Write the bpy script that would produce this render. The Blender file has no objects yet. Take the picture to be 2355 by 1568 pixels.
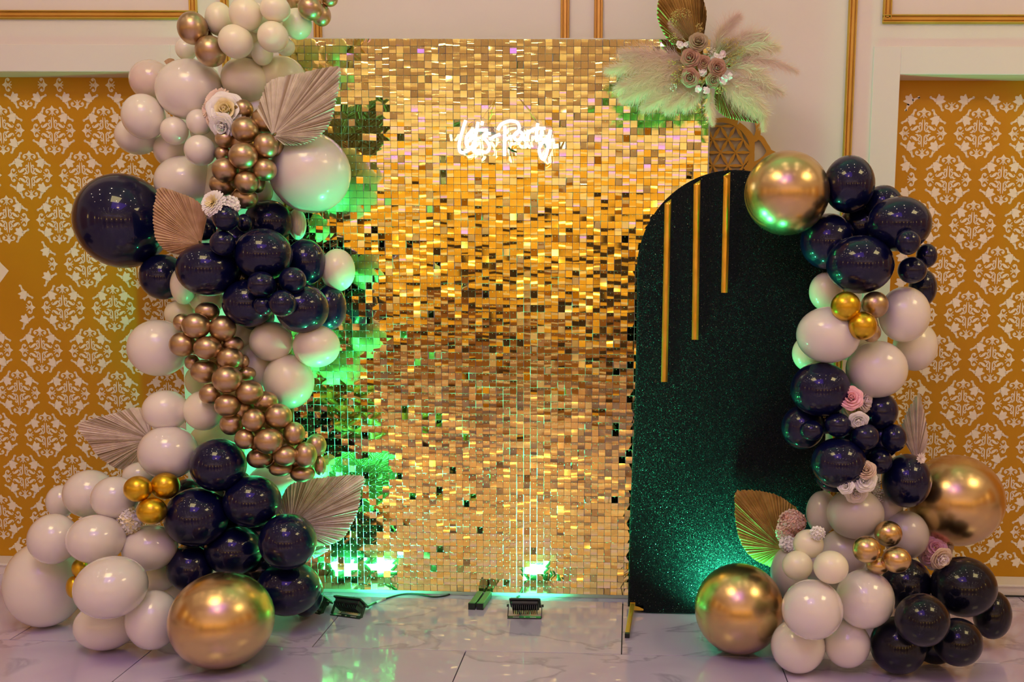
import bpy, math, random
import numpy as np
from mathutils import Vector, Matrix
random.seed(7); rng = np.random.default_rng(7)
sc = bpy.context.scene
COL = sc.collection
PI = math.pi

# ------------------------------------------------------------------ camera
W, H = 2355.0, 1568.0
FL, PX, PY = 2281.7, 1368.8, 900.7          # focal length and principal point of the photograph, in pixels
YAW, PIT, ROL, CH, CD = .035, .1268, .0101, 1.48, 4.4484
fw = np.array([-math.sin(YAW)*math.cos(PIT), math.cos(YAW)*math.cos(PIT), -math.sin(PIT)])
rt = np.array([math.cos(YAW), math.sin(YAW), 0.]); up = np.cross(rt, fw)
rt, up = math.cos(ROL)*rt+math.sin(ROL)*up, -math.sin(ROL)*rt+math.cos(ROL)*up
CAM = np.array([0., -CD, CH])
cd = bpy.data.cameras.new('camera'); cam = bpy.data.objects.new('camera', cd); COL.objects.link(cam)
cam.matrix_world = Matrix(((rt[0], up[0], -fw[0], CAM[0]), (rt[1], up[1], -fw[1], CAM[1]), (rt[2], up[2], -fw[2], CAM[2]), (0, 0, 0, 1)))
cd.sensor_width = 36; cd.sensor_fit = 'HORIZONTAL'; cd.lens = FL/W*36
cd.shift_x = (W/2-PX)/W; cd.shift_y = (PY-H/2)/W
cd.clip_start = .05; cd.clip_end = 60
sc.camera = cam

# ------------------------------------------------------------------ world, exposure
wd = bpy.data.worlds.new('world'); sc.world = wd; wd.use_nodes = True
wd.node_tree.nodes['Background'].inputs[0].default_value = (.9, .75, .6, 1)
wd.node_tree.nodes['Background'].inputs[1].default_value = .1
sc.view_settings.view_transform = 'Standard'; sc.view_settings.look = 'None'
sc.view_settings.gamma = 1; sc.view_settings.use_curve_mapping = False
sc.view_settings.exposure = -0.16
sc.cycles.max_bounces = 10; sc.cycles.diffuse_bounces = 5; sc.cycles.glossy_bounces = 6
sc.cycles.sample_clamp_indirect = 4.0; sc.cycles.caustics_reflective = False; sc.cycles.caustics_refractive = False
sc.cycles.blur_glossy = 1.0
CEIL = 4.5
DOWN_E, RING_E, TRAY_E, FILL_W, GREEN_W = 48.0, 30.0, 2.5, 56.0, 38.0
WARM = (1.0, .79, .36)

def arealight(name, loc, direction, sx, sy, power, color, spread=PI, parent=None):
    l = bpy.data.lights.new(name, 'AREA'); l.shape = 'RECTANGLE'; l.size = sx; l.size_y = sy
    l.energy = power; l.color = color; l.spread = spread
    o = bpy.data.objects.new(name, l); COL.objects.link(o)
    q = Vector(direction).to_track_quat('-Z', 'Y').to_matrix().to_4x4(); q.translation = Vector(loc); o.matrix_world = q
    if parent: 
        o.parent = parent; o.matrix_parent_inverse = parent.matrix_world.inverted()
    return o
# added fill lights, no hall fixtures: two overhead, two washing the far wall
FILL_L = []
for (x, y, k_) in ((-1.6, -2.9, .9), (3.5, -2.7, 1.05), (-2.8, -10.8, 1.21), (2.8, -10.8, 1.21)):
    FILL_L.append(arealight('added_fill_light', (x, y, CEIL-.06 if k_ < 1.2 else CEIL-.5), (0, 0, -1) if k_ < 1.2 else (0, -.8, -.6), (1.3 if k_ < 1.2 else 4.5), (1.3 if k_ < 1.2 else .8), FILL_W*k_, WARM))

# ------------------------------------------------------------------ helpers
def at(x, y, Y):
    d = fw*FL+rt*(x-PX)-up*(y-PY); t = (Y+CD)/d[1]; return CAM+d*t
def depth(P): return float((np.array(P)-CAM)@fw)
def pxm(P): return depth(P)/FL                 # metres per photo pixel at P
def tag(o, label=None, cat=None, group=None, kind=None):
    if label: o['label'] = label
    if cat: o['category'] = cat
    if group: o['group'] = group
    if kind: o['kind'] = kind
    return o
def empty(name, loc=(0, 0, 0)):
    o = bpy.data.objects.new(name, None); o.empty_display_size = .05; o.location = loc; COL.objects.link(o); return o
def link(name, me, parent=None, loc=None):
    o = bpy.data.objects.new(name, me); COL.objects.link(o)
    if loc is not None: o.location = loc
    if parent:
        o.parent = parent
        if loc is None: o.matrix_parent_inverse = Matrix.Translation(-parent.location)
        else: o.matrix_parent_inverse = Matrix.Translation(-parent.location)
    return o
class MB:
    def __init__(s): s.v = []; s.f = []; s.sm = []; s.mi = []
    def add(s, v, f, smooth=False, mi=0):
        n = len(s.v); s.v += [tuple(map(float, p)) for p in v]; s.f += [tuple(i+n for i in q) for q in f]
        s.sm += [smooth]*len(f); s.mi += [mi]*len(f); return s
    def box(s, c, d, R=None, mi=0, bev=0):
        hx, hy, hz = d[0]/2, d[1]/2, d[2]/2
        if bev:
            b = bev; v = []
            idx = {}
            for sx in (-1, 1):
                for sy in (-1, 1):
                    for sz in (-1, 1):
                        for ax in range(3):
                            p = [sx*(hx-b), sy*(hy-b), sz*(hz-b)]; p[ax] = (sx*hx, sy*hy, sz*hz)[ax]
                            idx[(sx, sy, sz, ax)] = len(v); v.append(p)
            f = []
            for ax in range(3):
                a, c2 = [(1, 2), (2, 0), (0, 1)][ax]
                for sg in (-1, 1):
                    q = []
                    for (p1, p2) in ((-1, -1), (1, -1), (1, 1), (-1, 1)):
                        k = [0, 0, 0]; k[ax] = sg; k[a] = p1; k[c2] = p2; q.append(idx[(*k, ax)])
                    f.append(q if sg > 0 else q[::-1])
            for ax in range(3):
                a, c2 = [(1, 2), (2, 0), (0, 1)][ax]
                for p1 in (-1, 1):
                    for p2 in (-1, 1):
                        k0 = [0, 0, 0]; k0[ax] = -1; k0[a] = p1; k0[c2] = p2
                        k1 = list(k0); k1[ax] = 1
                        f.append([idx[(*k0, a)], idx[(*k1, a)], idx[(*k1, c2)], idx[(*k0, c2)]])
            for sx in (-1, 1):
                for sy in (-1, 1):
                    for sz in (-1, 1): f.append([idx[(sx, sy, sz, 0)], idx[(sx, sy, sz, 1)], idx[(sx, sy, sz, 2)]])
        else:
            v = [(x*hx, y*hy, z*hz) for x in (-1, 1) for y in (-1, 1) for z in (-1, 1)]
            f = [(0, 1, 3, 2), (4, 6, 7, 5), (0, 4, 5, 1), (2, 3, 7, 6), (0, 2, 6, 4), (1, 5, 7, 3)]
        v = np.array(v)
        if R is not None: v = v@np.array(R).T
        return s.add(v+np.array(c), f, False, mi)
    def tube(s, pts, r, n=8, mi=0, cap=True, smooth=True):
        P = [np.array(p, float) for p in pts]; m = len(P); v = []; f = []
        rr = r if hasattr(r, '__len__') else [r]*m
        ref = np.array([.13, .21, .97]); 
        for i in range(m):
            t = P[min(i+1, m-1)]-P[max(i-1, 0)]; t = t/(np.linalg.norm(t)+1e-9)
            a = np.cross(t, ref); a /= (np.linalg.norm(a)+1e-9); b = np.cross(t, a); ref = -np.cross(t, a) if False else ref
            for k in range(n):
                an = 2*PI*k/n; v.append(P[i]+rr[i]*(math.cos(an)*a+math.sin(an)*b))
        for i in range(m-1):
            for k in range(n): f.append((i*n+k, i*n+(k+1) % n, (i+1)*n+(k+1) % n, (i+1)*n+k))
        if cap: f.append(tuple(range(n))[::-1]); f.append(tuple(range((m-1)*n, m*n)))
        return s.add(v, f, smooth, mi)
    def mesh(s, name, mats):
        me = bpy.data.meshes.new(name); me.from_pydata(s.v, [], s.f)
        me.polygons.foreach_set('use_smooth', s.sm); me.polygons.foreach_set('material_index', s.mi)
        for m in (mats if isinstance(mats, (list, tuple)) else [mats]): me.materials.append(m)
        me.validate(); me.update(); return me
    def obj(s, name, mats, parent=None): return link(name, s.mesh(name, mats), parent)
def struct(o): o['kind'] = 'structure'; return o
def bez(p0, p1, p2, n):
    t = np.linspace(0, 1, n)[:, None]; p0, p1, p2 = map(lambda a: np.array(a, float), (p0, p1, p2))
    return (1-t)**2*p0+2*t*(1-t)*p1+t*t*p2
def catmull(P, n=6):
    P = np.array(P, float); Q = np.vstack([2*P[0]-P[1], P, 2*P[-1]-P[-2]]); out = []
    for i in range(1, len(Q)-2):
        for k in range(n):
            t = k/n; a, b, c, d = Q[i-1], Q[i], Q[i+1], Q[i+2]
            out.append(.5*((2*b)+(-a+c)*t+(2*a-5*b+4*c-d)*t*t+(-a+3*b-3*c+d)*t**3))
    out.append(P[-1]); return np.array(out)

# ------------------------------------------------------------------ materials
def mat(name, col, rough=.5, metal=0., coat=0., coatr=.05, emis=None, es=0., spec=.5, sss=0., trans=0., ior=1.45):
    m = bpy.data.materials.new(name); m.use_nodes = True; b = m.node_tree.nodes['Principled BSDF']; I = b.inputs
    I['Base Color'].default_value = (*col, 1); I['Roughness'].default_value = rough; I['Metallic'].default_value = metal
    I['Coat Weight'].default_value = coat; I['Coat Roughness'].default_value = coatr; I['Specular IOR Level'].default_value = spec
    I['Subsurface Weight'].default_value = sss; I['Transmission Weight'].default_value = trans; I['IOR'].default_value = ior
    if sss: I['Subsurface Radius'].default_value = (1, .55, .2); I['Subsurface Scale'].default_value = .04
    if emis: I['Emission Color'].default_value = (*emis, 1); I['Emission Strength'].default_value = es
    return m
def nd(m, t, **k):
    n = m.node_tree.nodes.new(t)
    for a, v in k.items(): setattr(n, a, v)
    return n
def lk(m, a, b): m.node_tree.links.new(a, b)
def bsdf(m): return m.node_tree.nodes['Principled BSDF']
def noisy(m, c1, c2, scale, detail=4, stretch=(1, 1, 1), bump=0., bscale=None):
    tc = nd(m, 'ShaderNodeTexCoord'); mp = nd(m, 'ShaderNodeMapping'); mp.inputs['Scale'].default_value = stretch
    lk(m, tc.outputs['Object'], mp.inputs[0]); n = nd(m, 'ShaderNodeTexNoise'); n.inputs['Scale'].default_value = scale
    n.inputs['Detail'].default_value = detail; lk(m, mp.outputs[0], n.inputs['Vector'])
    r = nd(m, 'ShaderNodeValToRGB'); r.color_ramp.elements[0].color = (*c1, 1); r.color_ramp.elements[1].color = (*c2, 1)
    r.color_ramp.elements[0].position = .3; r.color_ramp.elements[1].position = .7
    lk(m, n.outputs['Fac'], r.inputs[0]); lk(m, r.outputs[0], bsdf(m).inputs['Base Color'])
    if bump:
        n2 = nd(m, 'ShaderNodeTexNoise'); n2.inputs['Scale'].default_value = bscale or scale*4; n2.inputs['Detail'].default_value = 3
        lk(m, mp.outputs[0], n2.inputs['Vector'])
        bp = nd(m, 'ShaderNodeBump'); bp.inputs['Strength'].default_value = bump; bp.inputs['Distance'].default_value = .002
        lk(m, n2.outputs['Fac'], bp.inputs['Height']); lk(m, bp.outputs[0], bsdf(m).inputs['Normal'])
    return m
M = {}
M['wall'] = noisy(mat('wall_paint', (.84, .8, .76), .6), (.83, .79, .75), (.86, .82, .78), 3, bump=.08, bscale=90)
M['casing'] = mat('casing_paint', (.84, .8, .78), .55)
M['ceil'] = mat('ceiling_paint', (.8, .76, .7), .7)
M['paper'] = noisy(mat('ochre_wallpaper', (.7, .33, .01), .42, spec=.35), (.54, .262, .005), (.61, .30, .008), 1.2, bump=.12, bscale=350)
M['goldpaper'] = mat('gold_wallpaper', (.82, .52, .08), .4)
M['print'] = mat('cream_wallpaper_print', (.93, .86, .68), .38)
M['print_sheen'] = mat('sheen_tinted_wallpaper_print', (.93, .74, .2), .35)  # copy of the cream print with its yellow sheen put into the colour
M['trim'] = noisy(mat('gold_trim_paint', (.7, .38, .07), .32, metal=.35), (.62, .32, .05), (.75, .42, .08), 6, bump=.05, bscale=80)
M['soffit'] = mat('soffit_paint', (.72, .6, .42), .6)
# polished white marble, the purple light on it put into its lilac colour
m = mat('marble', (.8, .78, .8), .12, coat=.7, coatr=.03); M['marble'] = m
tc = nd(m, 'ShaderNodeTexCoord'); mp = nd(m, 'ShaderNodeMapping'); mp.inputs['Scale'].default_value = (1, 1.7, 1)
lk(m, tc.outputs['Object'], mp.inputs[0])
n0 = nd(m, 'ShaderNodeTexNoise'); n0.inputs['Scale'].default_value = 1.1; n0.inputs['Detail'].default_value = 9; n0.inputs['Distortion'].default_value = .8
lk(m, mp.outputs[0], n0.inputs['Vector'])
r0 = nd(m, 'ShaderNodeValToRGB'); e = r0.color_ramp.elements
e[0].position = .36; e[0].color = (.58, .50, .70, 1); e[1].position = .64; e[1].color = (.68, .61, .80, 1)
for p_, c_ in ((.478, (.63, .56, .75)), (.5, (.45, .40, .56)), (.508, (.65, .58, .77))):
    q = r0.color_ramp.elements.new(p_); q.color = (*c_, 1)
lk(m, n0.outputs['Fac'], r0.inputs[0]); lk(m, r0.outputs[0], bsdf(m).inputs['Base Color'])
M['grout'] = mat('grout', (.03, .025, .03), .8)
# balloons
def balloon_mat(name, col, rough, metal, coat, sss=0., bump=.03, coatr=.06, spec=.5):
    m = mat(name, col, rough, metal, coat, coatr, sss=sss, spec=spec)
    return m
M['cream'] = balloon_mat('cream_latex', (.92, .865, .66), .32, 0, .55, .25, coatr=.16)
M['ivory'] = balloon_mat('ivory_pearl_latex', (.87, .82, .73), .3, .0, .9, .15, coatr=.13)
M['pearl'] = balloon_mat('pearl_latex', (.82, .765, .71), .22, .0, 1., .1, coatr=.09)
M['clear'] = balloon_mat('pale_pink_latex', (.80, .66, .60), .22, 0, .8, .3, coatr=.03)
M['nude'] = balloon_mat('nude_latex', (.62, .555, .515), .3, 0, .55, .15, coatr=.08)
M['navy'] = balloon_mat('navy_latex', (.002, .003, .034), .3, 0, .8, coatr=.03, spec=.12)
M['black'] = balloon_mat('black_latex', (.004, .004, .014), .3, 0, .6, coatr=.07, spec=.12)
M['bronze'] = balloon_mat('bronze_chrome_latex', (.54, .39, .235), .34, 1, .15)
M['gold'] = balloon_mat('gold_chrome_latex', (.74, .47, .03), .31, 1, .15)
M['bigold'] = balloon_mat('champagne_gold_chrome_latex', (.70, .49, .235), .27, 1, .2, coatr=.12)
# sequins
M['sequin'] = mat('gold_mirror_sequin', (1., .85, .33), .035, 1)
M['bar'] = mat('grey_base_bar', (.36, .36, .34), .5)
M['pin'] = mat('clear_pin', (.95, .95, .9), .2)
M['grid'] = mat('clear_white_plastic_grid', (.72, .72, .66), .4)
# glitter fabric
m = mat('black_glitter_fabric', (.008, .01, .014), .55, spec=.08); M['glitter'] = m
tc = nd(m, 'ShaderNodeTexCoord'); vo = nd(m, 'ShaderNodeTexVoronoi'); vo.inputs['Scale'].default_value = 620
lk(m, tc.outputs['Object'], vo.inputs['Vector'])
sp = nd(m, 'ShaderNodeSeparateColor'); lk(m, vo.outputs['Color'], sp.inputs[0])
th = nd(m, 'ShaderNodeMath', operation='GREATER_THAN'); th.inputs[1].default_value = .994; lk(m, sp.outputs[0], th.inputs[0])
mx = nd(m, 'ShaderNodeMix', data_type='RGBA'); mx.inputs['A'].default_value = (.006, .007, .010, 1); mx.inputs['B'].default_value = (.42, .39, .35, 1)
lk(m, th.outputs[0], mx.inputs['Factor']); lk(m, mx.outputs['Result'], bsdf(m).inputs['Base Color'])
lk(m, th.outputs[0], bsdf(m).inputs['Metallic']); 
geo = nd(m, 'ShaderNodeNewGeometry')
sub = nd(m, 'ShaderNodeVectorMath', operation='SUBTRACT'); lk(m, vo.outputs['Color'], sub.inputs[0]); sub.inputs[1].default_value = (.5, .5, .5)
scl = nd(m, 'ShaderNodeVectorMath', operation='SCALE'); scl.inputs['Scale'].default_value = 1.15; lk(m, sub.outputs[0], scl.inputs[0])
ad = nd(m, 'ShaderNodeVectorMath', operation='ADD'); lk(m, scl.outputs[0], ad.inputs[0]); lk(m, geo.outputs['Normal'], ad.inputs[1])
nm = nd(m, 'ShaderNodeVectorMath', operation='NORMALIZE'); lk(m, ad.outputs[0], nm.inputs[0]); lk(m, nm.outputs[0], bsdf(m).inputs['Normal'])
bsdf(m).inputs['Roughness'].default_value = .3
M['foil'] = noisy(mat('gold_foil_tape', (.9, .5, .06), .28, 1), (.86, .46, .05), (.95, .58, .1), 12, bump=.9, bscale=22)
M['goldframe'] = mat('gold_metal_frame', (.72, .42, .05), .35, .7)
M['blackmetal'] = mat('black_metal', (.02, .022, .024), .42, .3)
M['darktube'] = mat('dark_square_tube', (.10, .09, .08), .45, .4)
M['rubber'] = mat('black_rubber', (.012, .013, .015), .5)
M['tape'] = mat('clear_tape', (.55, .55, .55), .3)
M['lens'] = mat('green_led_lens', (.02, .3, .15), .2, emis=(.05, 1., .42), es=60)
M['neon'] = mat('white_neon_tube', (1, 1, 1), .4, emis=(1., .90, .82), es=4.5)
M['acrylic'] = mat('clear_acrylic', (.96, .93, .95), .06, trans=.92, ior=1.25)
M['wire'] = mat('thin_gold_wire', (.9, .65, .3), .3, .8)
M['decal'] = mat('gold_cutout_screen', (.62, .32, .04), .45, .2)
M['palmA'] = noisy(mat('pale_dried_palm', (.62, .5, .37), .65), (.72, .65, .53), (.92, .86, .74), 26, stretch=(1, 1, 1))
M['palmB'] = noisy(mat('tan_dried_palm', (.55, .36, .2), .65), (.56, .37, .2), (.76, .55, .36), 26)
M['palmC'] = noisy(mat('golden_dried_palm', (.42, .24, .06), .6), (.40, .24, .06), (.6, .38, .12), 26)
M['palmP'] = noisy(mat('blush_dried_palm', (.66, .47, .38), .65), (.74, .62, .54), (.92, .82, .73), 26)
M['crease'] = mat('brown_palm_crease', (.52, .41, .29), .7)
M['stem'] = mat('dried_stem', (.4, .26, .1), .7)
M['white'] = mat('white_silk_petal', (.97, .95, .92), .6)
M['whitec'] = mat('yellow_white_petal', (.95, .84, .5), .6)
M['peach'] = mat('peach_silk_petal', (.95, .77, .66), .6)
M['coral'] = mat('coral_peach_petal', (.85, .52, .4), .6)
M['pink'] = mat('pink_silk_petal', (.97, .55, .62), .6)
M['blush'] = mat('blush_white_petal', (.94, .84, .8), .6)
M['taupe'] = mat('taupe_silk_petal', (.72, .56, .42), .65)
M['mauve'] = mat('dusty_brown_rose_petal', (.50, .29, .2), .6)
M['mauve2'] = mat('dusty_green_rose_petal', (.44, .33, .2), .6)
M['leafg'] = mat('dull_green_leaf', (.12, .14, .05), .7)
M['pampas'] = mat('beige_pampas', (.92, .8, .6), .8)
M['pampasp'] = mat('blush_pampas', (.86, .68, .58), .8)
M['breath'] = mat('dried_breath_buds', (.66, .5, .16), .7)
M['breathw'] = mat('white_breath_buds', (.88, .82, .75), .7)
M['lamp'] = mat('downlight_lens', (1, 1, 1), .3, emis=(1., .84, .64), es=DOWN_E)
M['ring'] = mat('ring_lamp_glow', (1, 1, 1), .3, emis=(1., .66, .3), es=RING_E)
M['tray'] = mat('purple_led_glow', (.3, .2, 1), .3, emis=(.28, .13, 1.), es=TRAY_E)
M['curtain'] = noisy(mat('dark_curtain', (.03, .02, .02), .8), (.02, .014, .014), (.06, .035, .03), 2, stretch=(4, 1, .2))
M['sconce'] = mat('sconce_glow', (1, 1, 1), .3, emis=(1., .66, .12), es=9)
M['wood'] = mat('brown_wood_panel', (.30, .14, .05), .4)

# ------------------------------------------------------------------ setting
RX0, RX1, RY1 = -6.5, 6.5, -13.0
def at_x(px, py, Y): return float(at(px, py, Y)[0])
TR = [at_x(x, 40, 0) for x in (518, 650, 731, 1299.5, 1376.5, 1960)]
LEDGE = .054; RTOP = 2.306; RECL = TR[0]-.25; RECR = 1.141; RD = .12
w = MB()
w.box(((RX0+RX1)/2, .2, (RTOP+CEIL)/2), (RX1-RX0, .4, CEIL-RTOP))
w.box(((RECL+RECR)/2, .2, RTOP/2), (RECR-RECL, .4, RTOP))
for x0, x1 in ((RX0, RECL), (RECR, RX1)):
    w.box(((x0+x1)/2, .2+RD/2, (RTOP+LEDGE)/2), (x1-x0, .4-RD, RTOP-LEDGE)); w.box(((x0+x1)/2, .2+RD/2, LEDGE/2), (x1-x0, .4-RD, LEDGE))
wall_back = struct(w.obj('wall_back', M['wall']))
for side, x0, x1 in (('left', RX0, RECL), ('right', RECR, RX1)):
    b = MB(); b.box(((x0+x1)/2, RD/2, (LEDGE-.012)/2), (x1-x0, RD, LEDGE-.012)); b.box(((x0+x1)/2, RD/2-.004, LEDGE-.006), (x1-x0, RD+.008, .012), bev=.003)
    struct(b.obj('baseboard_'+side, M['wall']))
    pp = MB(); pp.box(((x0+x1)/2, RD-.001, (RTOP+LEDGE)/2), (x1-x0, .002, RTOP-LEDGE)); p = pp.obj('wallpaper', M['paper'], wall_back); p['label'] = 'ochre damask wallpaper in the %s recess' % side
    if side == 'left': PAPL = p
    else: PAPR = p
    cs = MB(); cs.box(((x0+x1)/2, -.003, RTOP+.058), (x1-x0+.24 if 0 else x1-x0, .006, .116), bev=.002)
    xx = x1+.0 if side == 'left' else x0
    sgn = 1 if side == 'left' else -1
    cs.box((xx+sgn*.058, -.003, (RTOP+.116)/2), (.116, .006, RTOP+.116), bev=.002)
    c = struct(cs.obj('trim_1' if side == 'left' else 'trim_2', M['casing']))
    sf = MB(); sf.box(((x0+x1)/2, RD/2, RTOP-.0015), (x1-x0, RD-.004, .003)); sf.obj('soffit', M['soffit'], c)
# gold mouldings: profile = base strip + inner bead + outer bead
def mould(mb, a, b, wdt, axis):
    (x0, z0), (x1, z1) = a, b; L = (z1-z0) if axis == 'z' else (x1-x0)
    for off, ww, dd in ((0, wdt, .008), (-wdt*.33, wdt*.16, .016), (.03*wdt, wdt*.42, .013), (wdt*.40, wdt*.12, .018)):
        if axis == 'z': mb.box((x0+off, -dd/2, (z0+z1)/2), (ww, dd, L), bev=min(.003, ww*.3))
        else: mb.box(((x0+x1)/2, -dd/2, z0+off), (L, dd, ww), bev=min(.003, ww*.3))
tn = 3
def panel_frame(xl, xr, zb, zt, n):
    g = MB()
    for x in (xl, xr):
        if x is not None: mould(g, (x, zb), (x, zt), .038, 'z')
    a = RX0 if xl is None else xl-.019; b_ = RX1 if xr is None else xr+.019
    mould(g, (a, zb), (b_, zb), .038, 'x'); mould(g, (a, zt), (b_, zt), .038, 'x')
    return struct(g.obj('trim_%d' % n, M['trim']))
TZ = CEIL-.3
panel_frame(TR[0], TR[1], .3, TZ, 3); panel_frame(TR[2], TR[3], .3, TZ, 4); panel_frame(TR[4], TR[5], .3, TZ, 5)
ZL = float(at(200, 35, 0)[2]); ZR = float(at(2200, 45, 0)[2])
panel_frame(None, at_x(445, 15, 0), ZL, TZ, 6); panel_frame(at_x(2040, 20, 0), None, ZR, TZ, 7)

# damask print: every motif is a thin inlay on the wallpaper (units: 1/7.84 photo pixel)
U = .0002555
def ribbon(mb, pts, wd, n=5, z=0):
    C = catmull(pts, n); k = len(C); ww = np.interp(np.linspace(0, 1, k), np.linspace(0, 1, len(wd)), wd)
    T = np.gradient(C, axis=0); N = np.stack([-T[:, 1], T[:, 0]], 1); N /= (np.linalg.norm(N, axis=1)[:, None]+1e-9)
    L = C+N*ww[:, None]/2; R_ = C-N*ww[:, None]/2
    v = [(p[0], 0, p[1]) for p in L]+[(p[0], 0, p[1]) for p in R_]
    mb.add(v, [(i, i+1, k+i+1, k+i) for i in range(k-1)])
def disc(mb, c, r, n=10):
    mb.add([(c[0]+r*math.cos(2*PI*k/n), 0, c[1]+r*math.sin(2*PI*k/n)) for k in range(n)], [tuple(range(n))])
def poly(mb, pts): mb.add([(x, 0, y) for x, y in pts], [tuple(range(len(pts)))])
def fleur():
    b = MB()
    poly(b, [(-62, 22), (-38, 30), (-20, 52), (0, 82), (20, 52), (38, 30), (62, 22), (40, 10), (0, -2), (-40, 10)])
    poly(b, [(-16, -2), (16, -2), (7, -50), (10, -98), (-10, -98), (-7, -50)])
    for s in (-1, 1):
        ribbon(b, [(s*10, -40), (s*28, -5), (s*60, 12), (s*98, 0), (s*112, -32), (s*92, -58), (s*72, -40)], [10, 16, 20, 20, 18, 16, 12])
        disc(b, (s*84, -36), 22)
        ribbon(b, [(s*6, -55), (s*30, -68), (s*58, -78)], [8, 14, 8]); ribbon(b, [(s*12, -22), (s*28, -58), (s*60, -92)], [14, 14, 10])
    return b
def lily():
    b = MB()
    poly(b, [(168, 305), (200, 318), (235, 300), (268, 290), (272, 262), (282, 228), (268, 196), (245, 150), (232, 116), (210, 130), (198, 156), (172, 150), (140, 150), (134, 180), (150, 215), (128, 226), (98, 242), (125, 262), (152, 272), (172, 282)])
    ribbon(b, [(205, 296), (182, 330), (172, 365), (166, 395), (148, 404)], [60, 40, 30, 24, 18]); disc(b, (150, 392), 22)
    ribbon(b, [(268, 240), (300, 214), (335, 196), (370, 188), (384, 170)], [60, 40, 28, 24, 18]); disc(b, (366, 176), 22)
    return b
def centre():
    b = MB()
    for sy in (-1, 1):
        for sx in (-1, 1):
            def q(*p): return [(sx*x, sy*y) for x, y in p]
            poly(b, q((12, 232), (22, 236), (30, 190), (34, 150), (36, 60), (62, 50), (40, 38), (14, 50)))
            ribbon(b, q((34, 150), (50, 178), (70, 168), (66, 148)), [14, 24, 22, 16])
            ribbon(b, q((52, 60), (78, 100), (62, 130), (44, 142)), [18, 26, 20, 14])
            ribbon(b, q((60, 108), (104, 118), (132, 92), (168, 66), (200, 58), (212, 84), (192, 96)), [12, 26, 52, 40, 18, 14, 10])
            ribbon(b, q((36, 56), (44, 34), (62, 28), (78, 48), (100, 22), (132, 24)), [16, 20, 14, 30, 30, 12])
    return b
def xf(mb, ax=1, ay=1, tx=0, ty=0, rot=0):
    o = MB(); c, s_ = math.cos(rot), math.sin(rot); v = []
    for x, _, y in mb.v:
        x, y = x*ax, y*ay; x, y = c*x-s_*y, s_*x+c*y; v.append(((x+tx)*U, 0, (y+ty)*U))
    o.add(v, mb.f); return o
FL_, LI_, CE_ = fleur(), lily(), centre()
PIECES = {'T': xf(FL_, ty=358), 'B': xf(FL_, ty=-358, rot=PI), 'R': xf(FL_, tx=335, rot=-PI/2), 'L': xf(FL_, tx=-335, rot=PI/2),
          'a': xf(LI_), 'b': xf(LI_, -1), 'c': xf(LI_, 1, -1), 'd': xf(LI_, -1, -1), 'C': xf(CE_)}
for k_, vx in list(PIECES.items()):
    if k_ in 'TB': PIECES[k_].v = [(x, y, z) for x, y, z in vx.v]
def motif_mesh(keys, m_, name='damask_motif'):
    b = MB()
    for k in keys: b.add(PIECES[k].v, PIECES[k].f)
    me = b.mesh(name, m_)
    nrm = np.zeros(len(me.polygons)*3); me.polygons.foreach_get('normal', nrm)
    for p_ in me.polygons:
        if p_.normal.y > 0: p_.flip()
    return me
MOT = motif_mesh('TBRLabcdC', M['print']); MOTY = motif_mesh('TBRLabcdC', M['print_sheen'])
MYP = {k: motif_mesh(k, M['print_sheen']) for k in 'aRCd'}
MOTR = motif_mesh('Rac', M['print'])
def motifs(paper, x0, z0, xa, xb, zb, dz, pitch=.2395):
    j = 0; z = z0
    while z > LEDGE-.02:
        k = math.floor((xa-x0)/pitch)-1
        while True:
            x = x0+k*pitch+(pitch/2 if j % 2 else 0); k += 1
            if x > xb: break
            if x < xa: continue
            me = MOT
            if x < -2.76 and 1.25 < z < 1.66:
                if x < -2.9: continue
                me = MOTR
            zz = z
            o = link('damask_motif', me, paper, (x, RD-.0032, zz))
            if zz > RTOP-.12 or zz < LEDGE+.11 or (paper is PAPR and x < RECR+.112) or (paper is PAPL and x > RECL-.112):
                # cut by the edge of the recess
                keep = [kk for kk in 'TBRLabcdC' if all(LEDGE < zz+vv[2] < RTOP-.002 and (RECR < x+vv[0] if paper is PAPR else x+vv[0] < RECL) for vv in PIECES[kk].v)]
                if not keep: bpy.data.objects.remove(o); continue
                key = ''.join(keep)
                if key not in CUT: CUT[key] = motif_mesh(key, M['print'])
                o.data = CUT[key]
        z -= dz; j += 1
CUT = {}
motifs(PAPL, -2.536, 2.067+.2023, -3.05, RECL+.1, 0, .2023)
motifs(PAPR, 1.285+.1198, 1.876+.2*2, RECR-.1, 2.35, 0, .2008)
d = MB(); c0 = at(-18, 622, RD); s_ = pxm(c0)
star = [(40, 0), (22, 17), (-2, 52), (-10, 60), (-10, 40), (8, 8), (6, -8), (-10, -42), (-10, -60), (-2, -50), (20, -20)]
star = [(40, 0), (24, 16), (0, 48), (-40, 60), (-70, 0), (-40, -60), (0, -48), (24, -20)]
d.add([(c0[0]+x*s_, RD-.0033, c0[2]+z*s_) for x, z in star], [tuple(range(len(star)))]); dm = d.obj('diamond_motif', M['print'], PAPL)
for p_ in dm.data.polygons:
    if p_.normal.y > 0: p_.flip()

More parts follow.
